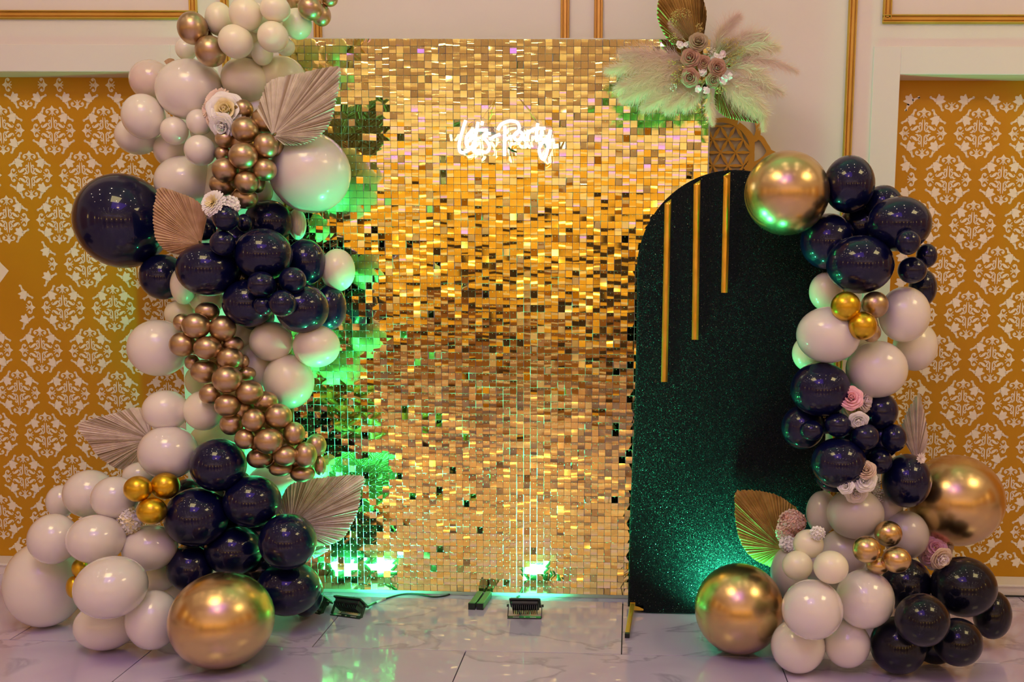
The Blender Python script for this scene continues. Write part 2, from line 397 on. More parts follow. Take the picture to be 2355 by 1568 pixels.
# room shell the backdrop mirrors
s = MB(); s.box((0, RY1-.1, CEIL/2), (RX1-RX0, .2, CEIL)); WF = struct(s.obj('wall_front', M['wall']))
for nm_, x in (('wall_left', RX0-.1), ('wall_right', RX1+.1)):
    s = MB(); s.box((x, (RY1+.4)/2, CEIL/2), (.2, .4-RY1, CEIL)); struct(s.obj(nm_, M['wall']))
s = MB(); s.box((0, (RY1+.4)/2, CEIL+.1), (RX1-RX0, .4-RY1, .2)); CE = struct(s.obj('ceiling', M['ceil']))
for k in range(5):
    x = -5.2+2.6*k
    s = MB(); s.box((x, RY1+.012, 1.95), (2.2, .02, 2.7), bev=.004); s.obj('wallpaper', M['goldpaper'], WF)
    s = MB(); s.box((x, RY1+.05, .35), (2.3, .06, .7)); s.obj('dado_panel', M['wood'], WF)
    s = MB(); s.box((x, RY1+.10, 1.3), (.45 if k % 2 else .8, .05, 2.0)); s.obj('curtain', M['curtain'], WF)
    s = MB(); s.box((x+1.3, RY1+.08, 2.0), (.26, .12, .5), bev=.02); s.obj('wall_lamp', M['sconce'], WF)
s = MB(); s.box((0, RY1+.06, 3.75), (11.5, .05, .06)); s.obj('led_strip', M['tray'], WF)
for sx in (-1, 1):
    for k in range(4):
        y = -2.0-2.8*k; nm_ = bpy.data.objects['wall_left' if sx < 0 else 'wall_right']
        s = MB(); s.box((sx*6.49, y, 1.9), (.02, 1.9, 2.6)); s.obj('wallpaper', M['paper'], nm_)
        s = MB(); s.box((sx*6.44, y-1.3, 2.2), (.1, .12, .5), bev=.02); s.obj('wall_lamp', M['sconce'], nm_)
# ceiling lights
dl = MB(); n_ = 12
dl.add([(.055*math.cos(2*PI*k/n_), .055*math.sin(2*PI*k/n_), 0) for k in range(n_)], [tuple(range(n_))[::-1]])
DLM = dl.mesh('downlight', M['lamp'])
for x in (-5.2, -3.9, -2.6, -1.4, .2, 1.4, 3.0, 4.3, 5.5):
    for y in (-1.1, -1.9, -3.2, -6.2, -7.2, -8.8, -10.4, -12.0):
        link('downlight', DLM, CE, (x+.1*math.sin(y*3), y, CEIL-.004))
tx, ty = -.62, -4.7
tr_ = MB()
for a, b_, c_, d_ in ((tx, ty-1.25, 2.6, .16), (tx, ty+1.25, 2.6, .16), (tx-1.25, ty, .16, 2.34), (tx+1.25, ty, .16, 2.34)):
    tr_.box((a, b_, CEIL-.02), (c_, d_, .04))
tr_.box((tx, ty, CEIL-.01), (2.34, 2.34, .02))
tr_.obj('light_tray', M['tray'], CE)
rg = MB(); rr = .2
rg.tube([(tx+rr*math.cos(a), ty+rr*math.sin(a), CEIL-.35) for a in np.linspace(0, 2*PI, 25)], .045, 8, cap=False)
rg.obj('ring_lamp', M['ring'], CE)

# floor: marble slabs 1.2 x 0.6 m in running bond, as the joints of the photograph lie
XT, YT, TWX, TWY, G = -.0166, -.796, 1.2, .6, .0042
s = MB(); s.box((0, (RY1+.4)/2, -.06), (RX1-RX0, .4-RY1, .1)); FLO = struct(s.obj('floor', M['grout']))
tm = MB(); tm.box((0, 0, -.005), (TWX-G, TWY-G, .0099), bev=.0003); TILE = tm.mesh('tile', M['marble'])
row = 0
for j in range(-8, 2):
    y = YT+j*TWY+TWY/2 if True else 0
    off = 0 if j % 2 == 0 else TWX/2
    if j < -2: continue
    for k in range(-4, 4):
        x = XT+off+k*TWX+TWX/2
        o = link('tile', TILE, FLO, (x, y, 0.0))
        o.rotation_euler = (0, 0, 0)
# beyond the photographed area the floor goes on as one slab
s = MB(); yb = YT-2*TWY; s.box((0, (RY1+yb)/2-.001, -.005), (RX1-RX0, yb-RY1, .0099)); o = s.obj('floor_slab', M['marble'], FLO)

# ------------------------------------------------------------------ sequin backdrop
SY, SX0, SX1, SZ0, PT = -.1555, -1.484, .316, .017, .03
SW = empty('sequin_backdrop', ((SX0+SX1)/2, SY+.03, 0))
tag(SW, 'tall gold mirror sequin wall standing behind the balloon garlands', 'backdrop')
g = MB(); g.box(((SX0+SX1)/2, SY+.010, SZ0+1.2), (SX1-SX0, .006, 2.4)); 
for k in range(7): g.box((SX0+.3*k, SY+.02, SZ0+1.2), (.012, .014, 2.4))
for k in range(9): g.box(((SX0+SX1)/2, SY+.02, SZ0+.3*k), (SX1-SX0, .014, .012))
g.obj('backing_grid', M['grid'], SW)
g = MB(); g.box(((SX0+SX1)/2, SY+.012, SZ0/2), (SX1-SX0, .03, SZ0-.001), bev=.002); g.obj('base_bar', M['bar'], SW)
g = MB()
for sx in (SX0+.03, (SX0+SX1)/2, SX1-.03): g.box((sx, SY+.045, 1.2), (.025, .025, 2.4), bev=.003)
g.obj('frame', M['darktube'], SW)
def sequin_geo(bend, bx):
    """film square hanging from its top edge: bent front plus a thin body"""
    hw, hh = .01425, .0284; v = []; f = []
    for i in range(4):
        z = -hh*i/3; u_ = (i/3-.5)
        for x in (-hw, hw): v.append((x, -bend*(u_*u_)*4+bend+bx*x*(i-1.5), z))
    for i in range(3): f.append((2*i, 2*i+2, 2*i+3, 2*i+1))
    sm = [True]*3; n = 8; t = .0006
    e = [v[0], v[1], v[7], v[6]]; v += e+[(a, b+t, c) for a, b, c in e]
    f += [(n+4, n+5, n+6, n+7), (n, n+1, n+5, n+4), (n+1, n+2, n+6, n+5), (n+2, n+3, n+7, n+6), (n+3, n, n+4, n+7)]
    return np.array(v), f, sm+[False]*5
NCOL, NROW = 60, 80
SHOWN = {(c, r_) for c in range(21, 51) for r_ in range(0, 10)}
var = [sequin_geo(b, x) for b in (.00005, .00014, -.0001, .00026) for x in (0, .02, -.02)]
vm = []
pinv = [(-.0011, -.0016, -.0035), (.0011, -.0016, -.0035), (0, -.0016, -.0062), (0, -.0032, -.0045)]
for v, f, sm in var:
    b = MB(); b.v = [tuple(p) for p in v]; b.f = list(f); b.sm = list(sm); b.mi = [0]*len(f); vm.append(b.mesh('sequin', [M['sequin'], M['pin']]))
stuff = MB(); pins = MB()
for c in range(NCOL):
    for r_ in range(NROW):
        k = int(rng.integers(len(var)))
        big = rng.random() < .20
        t1 = rng.normal(-.010, .014)+(rng.uniform(-.07, .03) if big else 0)     # bottom swings out
        t2 = rng.normal(0, .020)+(rng.uniform(-.42, .42) if big else 0)
        t3 = rng.normal(0, .02)
        R_ = Matrix.Rotation(t1, 3, 'X')@Matrix.Rotation(t2, 3, 'Z')@Matrix.Rotation(t3, 3, 'Y')
        P = Vector((SX0+PT*(c+.5)+rng.normal(0, .0003), SY, SZ0+PT*(NROW-r_)-.0012))
        if (c, r_) in SHOWN:
            o = link('sequin', vm[k], SW, P); o.rotation_euler = R_.to_euler()
        else:
            v, f, sm = var[k]; vv = v@np.array(R_).T+np.array(P); n = len(stuff.v)
            stuff.v += [tuple(p) for p in vv.tolist()]; stuff.f += [tuple(i+n for i in q) for q in f]; stuff.sm += sm; stuff.mi += [0]*len(f)
        pv = [(P.x+a, P.y+b_-.0008, P.z+c_) for a, b_, c_ in pinv]
        pins.add(pv, [(0, 3, 1), (1, 3, 2), (2, 3, 0)])
tag(stuff.obj('sequin_field', M['sequin'], SW), kind='stuff')
tag(pins.obj('sequin_pins', M['pin'], SW), kind='stuff')
def sqtube(a, b, wd, name, mt, parent, capm=None):
    a, b = np.array(a, float), np.array(b, float); d_ = b-a; L = np.linalg.norm(d_); q = Vector(d_).to_track_quat('Y', 'Z').to_matrix()
    g = MB(); g.box((a+b)/2, (wd, L, wd), q, bev=wd*.08)
    if capm is not None:
        g.box(b-d_/L*.006, (wd*1.04, .014, wd*1.04), q, mi=1)
        g.box(b+d_/L*.0012, (wd*.8, .001, wd*.8), q, mi=1)
    return g.obj(name, [mt, capm] if capm is not None else mt, parent)
for (x0, x1) in ((-.655, -.668), (-.617, -.632)):
    sqtube((x0+.0, SY-.02, .0145), (x1, SY-.185, .0145), .028, 'leg', M['darktube'], SW, M['rubber'])

# ------------------------------------------------------------------ black glitter arch
AY = -.345; AX0, AX1, AZ = .012, .818, 1.465; AR = (AX1-AX0)/2; ACX = (AX0+AX1)/2
AW = empty('arch_backdrop', (ACX, AY, 0)); tag(AW, 'round-topped black glitter fabric arch board beside the gold sequin wall', 'backdrop')
ol = [(AX0-.006, .03), (AX0-.004, .4), (AX0+.008, .8), (AX0+.013, 1.2)]+[(ACX-AR*math.cos(a)*.975, AZ+AR*math.sin(a)) for a in np.linspace(0, PI, 41)]+[(AX1, 1.0), (AX1, .5), (AX1, .005), (AX0+.09, .004), (AX0+.065, .006), (AX0+.03, .022)]
fm = MB(); n = len(ol); T_ = .035; b1 = .006
rings = []
for dy, ins in ((T_, 0), (b1, 0), (.002, .004), (0, .010)):
    rings.append([(ACX+(x-ACX)*(1-ins/AR), AY+dy-0, max(.004, .9+(z-.9)*(1-ins/.93))) for x, z in ol])
v = [p for r_ in rings for p in r_]; f = []
for q in range(3):
    for i in range(n): j = (i+1) % n; f.append((q*n+i, q*n+j, (q+1)*n+j, (q+1)*n+i))
f.append(tuple(range(3*n, 4*n))); f.append(tuple(range(n))[::-1]); fm.add(v, f)
cv = fm.obj('fabric_cover', M['glitter'], AW)
import bmesh
bm = bmesh.new(); bm.from_mesh(cv.data); bmesh.ops.recalc_face_normals(bm, faces=bm.faces); bm.to_mesh(cv.data); bm.free()
def strip(p0, p1, wpx):
    a, b = at(*p0, AY-.001), at(*p1, AY-.001); ww = wpx*pxm(a)/2; g = MB(); n = 40; v = []; f = []
    for i in range(n+1):
        t = i/n; c = a+(b-a)*t; wob = .0006*math.sin(i*1.7)+.0005*rng.normal()
        z0 = .5*wpx*pxm(a)*(1 if i == 0 else 0)
        v += [(c[0]-ww, AY-.0022-abs(wob), c[2]-z0), (c[0]+ww, AY-.0022-abs(wob)*.6, c[2]+.3*z0)]
    for i in range(n): f.append((2*i, 2*i+2, 2*i+3, 2*i+1))
    m_ = len(v); v += [(x, AY-.0005, z) for x, y, z in v]
    for i in range(n): f.append((m_+2*i, 2*i, 2*i+1, m_+2*i+1)) if i == 0 else None
    for i in range(n):
        f.append((2*i, m_+2*i, m_+2*i+2, 2*i+2)); f.append((2*i+1, 2*i+3, m_+2*i+3, m_+2*i+1))
    g.add(v, f, True); return g.obj('gold_strip', M['foil'], AW)
strip((1536, 460), (1527.5, 878), 15); strip((1603, 416), (1598.5, 781), 15.5); strip((1672, 397), (1666, 673), 15.5)
sqtube((.028, AY+.035, .045), (.004, AY-.285, .010), .018, 'leg', M['goldframe'], AW, M['rubber'])
sqtube((AX1-.02, AY+.035, .045), (AX1-.01, AY-.12, .010), .018, 'leg', M['goldframe'], AW, M['rubber'])
g = MB(); g.box((ACX, AY+.05, .03), (AX1-AX0, .018, .02)); g.box((.026, AY+.02, .035), (.022, .05, .032)); g.box((.05, AY+.01, .026), (.045, .02, .022)); g.obj('frame', M['goldframe'], AW)
g = MB(); g.tube([at(1476, 1416, AY-.01), at(1482, 1422, AY-.02), at(1487, 1425.5, AY-.03)], .0022, 6); g.obj('cable_tie', M['rubber'], AW)

# ------------------------------------------------------------------ gold cutout screen on the wall (flower-of-life disc and branches)
DEC = empty('lattice_screen', tuple(at(1657, 350, -.02))); tag(DEC, 'gold geometric cutout lattice panel behind the sequin wall edge', 'screen')
SK = [0]
def dstroke(mb, pts, wd, n=5, Y=-.016, th=.012):
    SK[0] += 1; Y = Y-.0002*(SK[0] % 23)
    C = catmull(pts, n) if len(pts) > 2 else np.array(pts, float); k = len(C); ww = np.interp(np.linspace(0, 1, k), np.linspace(0, 1, len(wd)), wd)
    T = np.gradient(C, axis=0); N = np.stack([-T[:, 1], T[:, 0]], 1); N /= (np.linalg.norm(N, axis=1)[:, None]+1e-9)
    v = []
    for yy in (Y, Y+th):
        for sg in (1, -1):
            for i in range(k): v.append(at(*(C[i]+sg*N[i]*ww[i]/2), yy))
    f = []
    for i in range(k-1):
        f += [(i, i+1, k+i+1, k+i), (2*k+i, 3*k+i, 3*k+i+1, 2*k+i+1), (i, 2*k+i, 2*k+i+1, i+1), (k+i, k+i+1, 3*k+i+1, 3*k+i)]
    mb.add(v, f)
cx, cy, s35 = 1657, 350.5, 35.0
b = MB(); b2 = MB(); nodes = [(cx+s35*(i+j*.5), cy+s35*.866*j) for i in range(-3, 4) for j in range(-3, 4)]
nodes = [p for p in nodes if math.hypot(p[0]-cx, p[1]-cy) < 71]
for i, p in enumerate(nodes):
    for q in nodes[i+1:]:
        if math.hypot(p[0]-q[0], p[1]-q[1]) < 36:
            mid = ((p[0]+q[0])/2, (p[1]+q[1])/2); hor = abs(p[1]-q[1]) < 2
            dstroke(b, [p, mid, q], [2.5, 8.6 if not hor else 7.6, 2.5], 4)
for R_ in (72,):
    dstroke(b2, [(cx+R_*math.cos(a), cy+R_*math.sin(a)) for a in np.linspace(0, 2*PI, 37)], [6.5], 2)
dstroke(b2, [(1643, 276), (1672, 275), (1697, 280)], [9, 9, 12]); dstroke(b2, [(1699, 284), (1715, 298), (1727, 318), (1730, 350), (1727, 375), (1718, 392)], [8, 9, 16, 10, 14, 20])
b.obj('lattice', M['decal'], DEC); b2.obj('ring', M['decal'], DEC)
b3 = MB()
dstroke(b3, [(1722, 318), (1738, 318), (1744, 300), (1742, 285), (1741, 262)], [18, 14, 12, 11, 10]); dstroke(b3, [(1736, 314), (1750, 318), (1760, 332), (1768, 348), (1758, 362), (1742, 376), (1722, 386)], [14, 12, 11, 12, 9, 14, 26])
dstroke(b3, [(1728, 315), (1729, 350), (1725, 380), (1736, 378)], [12, 9, 14, 10]); dstroke(b3, [(1768, 348), (1800, 368), (1830, 420)], [12, 12, 12]); dstroke(b3, [(1722, 386), (1735, 420), (1740, 470)], [24, 20, 14])
b3.obj('branch', M['decal'], DEC)

# ------------------------------------------------------------------ neon sign
NY = -.245
NS = empty('neon_sign', tuple(at(1165, 320, NY))); tag(NS, 'white lit neon sign reading Lets Party on clear acrylic, hung on the sequins', 'neon sign')
def z2(p): return (1000+p[0]/6.926, 220+p[1]/6.926)
bo = [(430, 350), (490, 332), (530, 385), (530, 500), (600, 470), (640, 370), (760, 342), (830, 400), (850, 490), (950, 490), (1080, 385), (1240, 355), (1370, 395), (1410, 480), (1540, 480), (1590, 385), (1690, 390), (1730, 465), (1850, 485), (1880, 600), (1942, 690), (1930, 760), (1870, 795), (1840, 960), (1770, 1060), (1680, 1065), (1620, 900), (1570, 790), (1480, 770), (1330, 735), (1190, 735), (1172, 960), (1115, 1008), (1060, 960), (1050, 790), (910, 800), (870, 930), (750, 970), (640, 975), (570, 905), (480, 955), (380, 945), (325, 850), (350, 650), (400, 480)]
BC = catmull(bo+[bo[0]], 4)[:-1]; g = MB(); n = len(BC)
v = [at(*z2(p), NY+.006) for p in BC]+[at(*z2(p), NY+.010) for p in BC]
g.add(v, [(i, (i+1) % n, n+(i+1) % n, n+i) for i in range(n)]+[tuple(range(n)), tuple(range(n, 2*n))[::-1]])
bk = g.obj('acrylic_backing', M['acrylic'], NS)
bm = bmesh.new(); bm.from_mesh(bk.data); bmesh.ops.recalc_face_normals(bm, faces=bm.faces); bm.to_mesh(bk.data); bm.free()
LET = {'L': [[(492, 392), (450, 520), (405, 680), (385, 800), (405, 893), (470, 900), (560, 850), (625, 800)]],
 'e': [[(500, 735), (570, 700), (600, 630), (560, 590), (505, 660), (500, 770), (550, 830), (615, 790)]],
 't': [[(690, 420), (655, 600), (632, 760), (650, 890), (700, 920)], [(565, 565), (690, 548), (812, 545)]],
 'apostrophe': [[(760, 410), (748, 470)]],
 's': [[(888, 605), (815, 600), (775, 655), (838, 740), (872, 820), (825, 895), (745, 890)], [(868, 700), (950, 650), (1040, 612)]],
 'P': [[(1115, 480), (1112, 700), (1110, 955)], [(1000, 545), (1060, 455), (1180, 405), (1300, 420), (1345, 500), (1310, 600), (1210, 660), (1125, 690)]],
 'a': [[(1400, 600), (1330, 570), (1265, 630), (1285, 700), (1360, 690), (1405, 600), (1400, 680), (1450, 715)]],
 'r': [[(1485, 545), (1470, 720)], [(1475, 630), (1520, 560), (1580, 560)]],
 'second_t': [[(1640, 440), (1620, 600), (1625, 730)], [(1545, 535), (1650, 518), (1760, 520)]],
 'y': [[(1705, 560), (1690, 670), (1745, 705), (1810, 650), (1842, 545)], [(1842, 545), (1810, 760), (1785, 900), (1740, 1010), (1690, 975), (1662, 850), (1720, 745), (1830, 715), (1905, 705)]]}
for k, ss in LET.items():
    g = MB()
    for st in ss: g.tube([at(*z2(p), NY-.006) for p in catmull(st, 5)], .0064, 8)
    o = g.obj('neon_letter', M['neon'], NS); o['label'] = 'white glowing neon letter '+('t' if k == 'second_t' else k)
for a, b_ in (((1109, 272), (1137, 229)), ((1234, 275), (1192, 224))):
    g = MB(); P0, P1 = at(*a, NY+.004), at(*b_, SY-.006)
    g.tube([P0, (P0+P1)/2+np.array([0, 0, -.002]), P1], .0011, 5); g.tube([P0+np.array([.004, -.002, 0]), P1+np.array([.003, -.001, 0])], .0011, 5)
    g.obj('hanging_wire', M['wire'], NS)
for p in ((1096, 295), (1170, 340), (1250, 330), (1062, 345)): g = MB(); a = at(*p, NY+.01); g.tube([a, (a[0], SY-.005, a[2])], .004, 8); g.obj('standoff', M['blackmetal'], NS)

# ------------------------------------------------------------------ flood lamps
def flood(pos, rz, label, vis=True, power=GREEN_W, tilt=.72, spr=1.95):
    """bezel + finned body tilted up to the backdrop on a U bracket; local +Y looks at the backdrop"""
    E_ = empty('flood_lamp', pos); tag(E_, label, 'lamp')
    Rz = np.array(Matrix.Rotation(rz, 3, 'Z')); Rt = Rz@np.array(Matrix.Rotation(tilt, 3, 'X'))
    pv = np.array(pos)+np.array([0, 0, .043]); wd = .132
    def L(p): return pv+Rt@np.array(p)
    g = MB(); g.box(L((0, .012, 0)), (wd, .008, .088), Rt, bev=.002); g.box(L((0, .017, 0)), (wd-.012, .004, .076), Rt); g.obj('bezel', M['blackmetal'], E_)
    g = MB(); g.box(L((0, .001, 0)), (wd-.016, .018, .07), Rt, bev=.004)
    g.obj('housing', M['blackmetal'], E_)
    for k in range(13): g = MB(); g.box(L((-.05+k*.1/12, -.017, 0)), (.0026, .020, .056), Rt); g.obj('cooling_fin', M['blackmetal'], E_)
    g = MB(); g.box(L((0, .0195, 0)), (wd-.03, .002, .062), Rt); g.obj('lens', M['lens'], E_)
    g = MB()
    def Lz(p): return np.array(pos)+Rz@np.array(p)
    g.box(Lz((0, -.032, .0025)), (wd+.012, .026, .004), Rz, bev=.001)
    for sx in (-1, 1):
        a, b_ = Lz((sx*(wd/2+.005), -.032, .004)), Lz((sx*(wd/2+.005), 0, .043)); q = Vector(b_-a).to_track_quat('Z', 'X').to_matrix()
        dd = b_-a; Ln = np.linalg.norm(dd); ex = Rz@np.array([1, 0, 0]); ez = dd/Ln; ey = np.cross(ez, ex)
        g.box((a+b_)/2, (.003, .016, Ln), np.stack([ex, ey, ez], 1))
    g.obj('bracket', M['blackmetal'], E_)
    g = MB()
    for sx in (-1, 1): g = MB(); g.tube([Lz((sx*(wd/2+.003), 0, .043)), Lz((sx*(wd/2+.012), 0, .043))], .006, 8); g.obj('knob', M['blackmetal'], E_)
    for sx in (-.036, .036): g = MB(); g.box(Lz((sx, -.036, .0051)), (.026, .007, .0008), Rz); g.obj('bracket_slot', M['tape'], E_)
    g = MB(); g.tube([Lz((0, -.036, .0045)), Lz((0, -.036, .0056))], .004, 8); g.obj('bracket_hole', M['tape'], E_)
    dr = Rt@np.array([0, 1, 0]); pl = L((0, .024, 0))
    arealight('flood_light', tuple(pl), tuple(dr), .09, .055, power, (.04, 1., .40), spread=spr)
    return E_
GL1 = flood((-1.172, -.425, 0), -.28, 'black flood lamp on the floor in front of the left half of the sequin wall', tilt=.85, power=GREEN_W*1.4, spr=2.25)
GL2 = flood((-.43, -.395, 0), .02, 'black flood lamp on the floor right of the dark stand feet', tilt=.85, power=GREEN_W*1.2, spr=2.4)
GL3 = flood((-1.34, -.37, 0), -.5, 'black flood lamp hidden behind the dark balloons at the left garland base', tilt=.85, power=GREEN_W*2.0, spr=1.7)
GL4 = flood((.44, -.50, 0), .1, 'black flood lamp hidden behind the large gold balloon below the black arch', tilt=.75, power=GREEN_W*.42, spr=2.2)
def cable(pts, label, r=.0042):
    g = MB(); g.tube(catmull(pts, 6), r, 8); o = g.obj('power_cable', M['rubber']); tag(o, label, 'cable'); return o
def fl(x, y, z=.0035):
    d_ = fw*FL+rt*(x-PX)-up*(y-PY); t = (z-CH)/d_[2]; return CAM+d_*t
C1 = cable([fl(846, 1394, .02), fl(858, 1388, .006), fl(880, 1379), fl(905, 1371), fl(930, 1366), fl(960, 1366.5), fl(995, 1372), fl(1022, 1370), fl(1041, 1363), fl(1052, 1355)], 'black cable running from the left flood lamp to the stand feet')
g = MB(); g.tube([fl(866, 1385, .0045), fl(886, 1377, .0045)], .006, 8); g.obj('tape_wrap', M['tape'], C1)
cable([fl(1200, 1391, .03), fl(1191, 1386, .012), fl(1188, 1379), fl(1193, 1371), fl(1204, 1366), fl(1214, 1361)], 'short black cable curling behind the right flood lamp')
cable([(1.35, -.012, .004), (1.7, -.014, .004), (2.2, -.012, .004), (3.2, -.014, .004)], 'black cable lying along the baseboard at the right wall', r=.0042)

# ------------------------------------------------------------------ balloons
def balloon_mesh(mt):
    nu, nv = 40, 26; v = []; f = []
    for j in range(1, nv):
        t = PI*j/nv; y = -math.cos(t); r_ = math.sin(t)
        y2 = y+.16*max(0, y)**4; r2 = r_*(1-.10*max(0, y)**2)
        for i in range(nu): a = 2*PI*i/nu; v.append((r2*math.cos(a), y2, r2*math.sin(a)))
    n = len(v); v.append((0, -1, 0)); f += [((i+1) % nu, i, n) for i in range(nu)]
    for j in range(nv-2):
        for i in range(nu): f.append((j*nu+i, j*nu+(i+1) % nu, (j+1)*nu+(i+1) % nu, (j+1)*nu+i))
    # neck, knot and lip
    prof = [(.055, 1.165), (.035, 1.19), (.06, 1.21), (.045, 1.235), (.075, 1.27)]; base = (nv-2)*nu
    prev = base
    for r_, y in prof:
        st = len(v)
        for i in range(nu): a = 2*PI*i/nu; v.append((r_*math.cos(a), y, r_*math.sin(a)))
        for i in range(nu): f.append((prev+i, prev+(i+1) % nu, st+(i+1) % nu, st+i))
        prev = st
    f.append(tuple(prev+i for i in range(nu)))
    b = MB(); b.add(v, f, True); return b.mesh('balloon', mt)
BMESH = {k: balloon_mesh(M[k]) for k in ('cream', 'ivory', 'pearl', 'clear', 'nude', 'navy', 'black', 'bronze', 'gold', 'bigold')}
_u = ['', 'first', 'second', 'third', 'fourth', 'fifth', 'sixth', 'seventh', 'eighth', 'ninth', 'tenth', 'eleventh', 'twelfth', 'thirteenth', 'fourteenth', 'fifteenth', 'sixteenth', 'seventeenth', 'eighteenth', 'nineteenth']
ORD = ['top']+_u[2:]+[(t+'ieth' if not k else t+'y-'+_u[k]) for t in ('twent', 'thirt', 'fort', 'fift') for k in range(10)]
# cluster: description, group, base Y
CL = {
 'tc': ('small cream balloon in the top left cluster', 'small cream balloons at the top of the left garland', -.42),
 'tb': ('small bronze chrome balloon left of the cream top cluster', 'bronze balloons left of the top cluster', -.5),
 'tr': ('small bronze chrome balloon at the upper right of the left garland', 'bronze balloons right of the top cluster', -.42),
 'uc': ('pale balloon in the upper left garland below the bronze pair', 'pale balloons in the upper left garland', -.36),
 'ub': ('small bronze chrome balloon beside the white roses', 'bronze balloons beside the white roses', -.5),
 'nl': ('navy balloon in the middle of the left garland', 'navy balloons in the middle of the left garland', -.42),
 'ns': ('small navy balloon in the middle of the left garland', 'small navy balloons in the left garland', -.55),
 'gm': ('pale balloon around the diagonal bronze string', 'pale balloons in the lower middle of the left garland', -.42),
 'dg': ('small bronze chrome balloon in the diagonal string', 'bronze balloons in the diagonal string', -.6),
 'gt': ('small yellow gold chrome balloon of the lower left trio', 'yellow gold balloons in the lower left garland', -.75),
 'pl': ('pearl white balloon in the lower left pile', 'pearl balloons in the lower left pile', -.6),
 'nb': ('navy balloon in the lower left pile', 'navy balloons in the lower left pile', -.55),
 'rn': ('navy balloon near the top of the right garland', 'navy balloons at the top of the right garland', -.5),
 'rm': ('small navy balloon of the trio at the upper right edge', 'small navy trio in the right garland', -.62),
 'rw': ('cream white balloon in the right garland under the navy ones', 'cream balloons in the right garland', -.55),
 'rg': ('small gold chrome balloon between the right cream balloons', 'small gold balloons in the right garland', -.7),
 'rk': ('large dark balloon in the middle of the right garland', 'dark balloons in the middle of the right garland', -.5),
 'rs': ('small dark balloon in the middle of the right garland', 'small dark balloons in the right garland', -.65),
 'rq': ('nude beige balloon in the lower right garland', 'nude balloons in the lower right garland', -.55),
 'rc': ('small cream balloon of the trio beside the peach flowers', 'small cream trio in the lower right garland', -.8),
 'rb': ('small gold chrome balloon in the lower right cluster of four', 'gold cluster in the lower right garland', -.75),
 'rp': ('pearl beige balloon at the foot of the right garland', 'pearl balloons at the foot of the right garland', -.7),
 'rf': ('black balloon at the foot of the right garland', 'black balloons at the foot of the right garland', -.65),
}
B = []
def add(cl, mt, rows, label=None):
    for r_ in rows:
        x, y, rx, ry, lay = r_[:5]; B.append(dict(cl=cl, mt=mt, x=x, y=y, rx=rx, ry=ry, lay=lay, fl=(len(r_) > 5 and r_[5] == 'f'), label=label, ang=(r_[6] if len(r_) > 6 else 0)))
add('tc', 'cream', [(503.5, 44, 31, 38, 2), (565, 33, 37, 38, 3), (592, 42, 33, 34, 2), (633, 21, 34, 30, 3.2), (542, 95.5, 39, 38, 4), (628, 85, 35, 35, 4), (684, 55, 33, 35, 2.5), (603, 122, 24.5, 28, 3), (656, 108, 22, 20, 3), (568, 92, 46, 44, 0), (630, 60, 30, 28, 1)])
add('uc', 'ivory', [(428, 113, 24, 25, 0)], 'pale pink balloon peeping out behind the two bronze balloons at the top')
add('tb', 'bronze', [(443, 65, 34, 37, 3), (484.5, 118, 35, 35, 4)]); add('tb', 'bronze', [(470, 88, 20, 22, 1.5)])
add('tr', 'bronze', [(676, 3, 16, 18, 2), (714, 19, 28, 27, 3), (739, 35, 22, 25, 2.4), (757, -3, 20, 18, 2.6)])
add('uc', 'ivory', [(437, 206, 76, 68, 3, '', -12)], 'large pearl white balloon above left of the white roses')
add('uc', 'cream', [(565, 185, 55, 50, 3, '', 20), (648, 178, 54, 48, .5)])
add('uc', 'clear', [(348, 185, 48, 46, 1)], 'glossy pale pink balloon behind the large pearl white balloon')
add('uc', 'ivory', [(330, 268, 48, 51, 2.5), (315, 312, 48, 43, 1), (401, 301, 31, 32, 3.6), (458, 281, 28.5, 29.5, 3.8), (460, 346, 35, 35, 4), (395, 346, 40, 40, .5), (424, 416, 66, 57, 2.2, '', -10)])
add('uc', 'cream', [(490, 300, 50, 60, .2), (520, 430, 60, 60, .1), (600, 440, 27, 30, .8), (684, 515, 20, 36, .6), (590, 260, 45, 60, 0)])
add('uc', 'ivory', [(713, 397, 92, 92, 1.2)], 'very large white balloon right of the bronze cluster')
add('ub', 'bronze', [(560, 251, 22, 22, 3), (609, 277, 30, 29, 4), (564, 299, 31, 30, 5), (519, 320, 24, 20, 3.5), (612, 335, 28, 29, 5), (637, 333, 17, 27, 3), (560, 359, 33, 31, 5.5), (512, 354, 18, 19, 3), (609, 390, 27, 26, 4.4), (518, 391, 30, 28, 5), (567, 419, 27, 27, 5), (512, 424, 30, 26, 4), (563, 456, 29, 24, 3.8)])
add('nl', 'navy', [(281, 508, 104, 108, 1)], 'very large navy balloon at the left edge of the left garland')
add('nl', 'navy', [(375, 637, 52, 52, .5), (618, 510, 54, 50, 2), (606, 585, 65, 60, 3), (478, 620, 70, 61, 3.6), (703, 603, 45, 53, 2), (571, 697, 58, 55, 2.6), (695, 709, 60, 57, 3.4), (759, 706, 37, 52, 1.5)])
add('nl', 'navy', [(540, 560, 50, 50, .8), (560, 640, 60, 50, 1.2), (640, 655, 55, 50, 1.0), (590, 730, 40, 30, 1.)])
add('ns', 'navy', [(519, 501, 30, 30, 5), (471, 527, 25, 27, 4), (562, 513, 18, 21, 4), (512, 559, 28.5, 29, 4.6), (601, 654, 32, 30, 5), (673, 645, 31, 31, 5), (606, 703, 22, 22, 3.8), (650, 698, 31, 31, 5.4)])
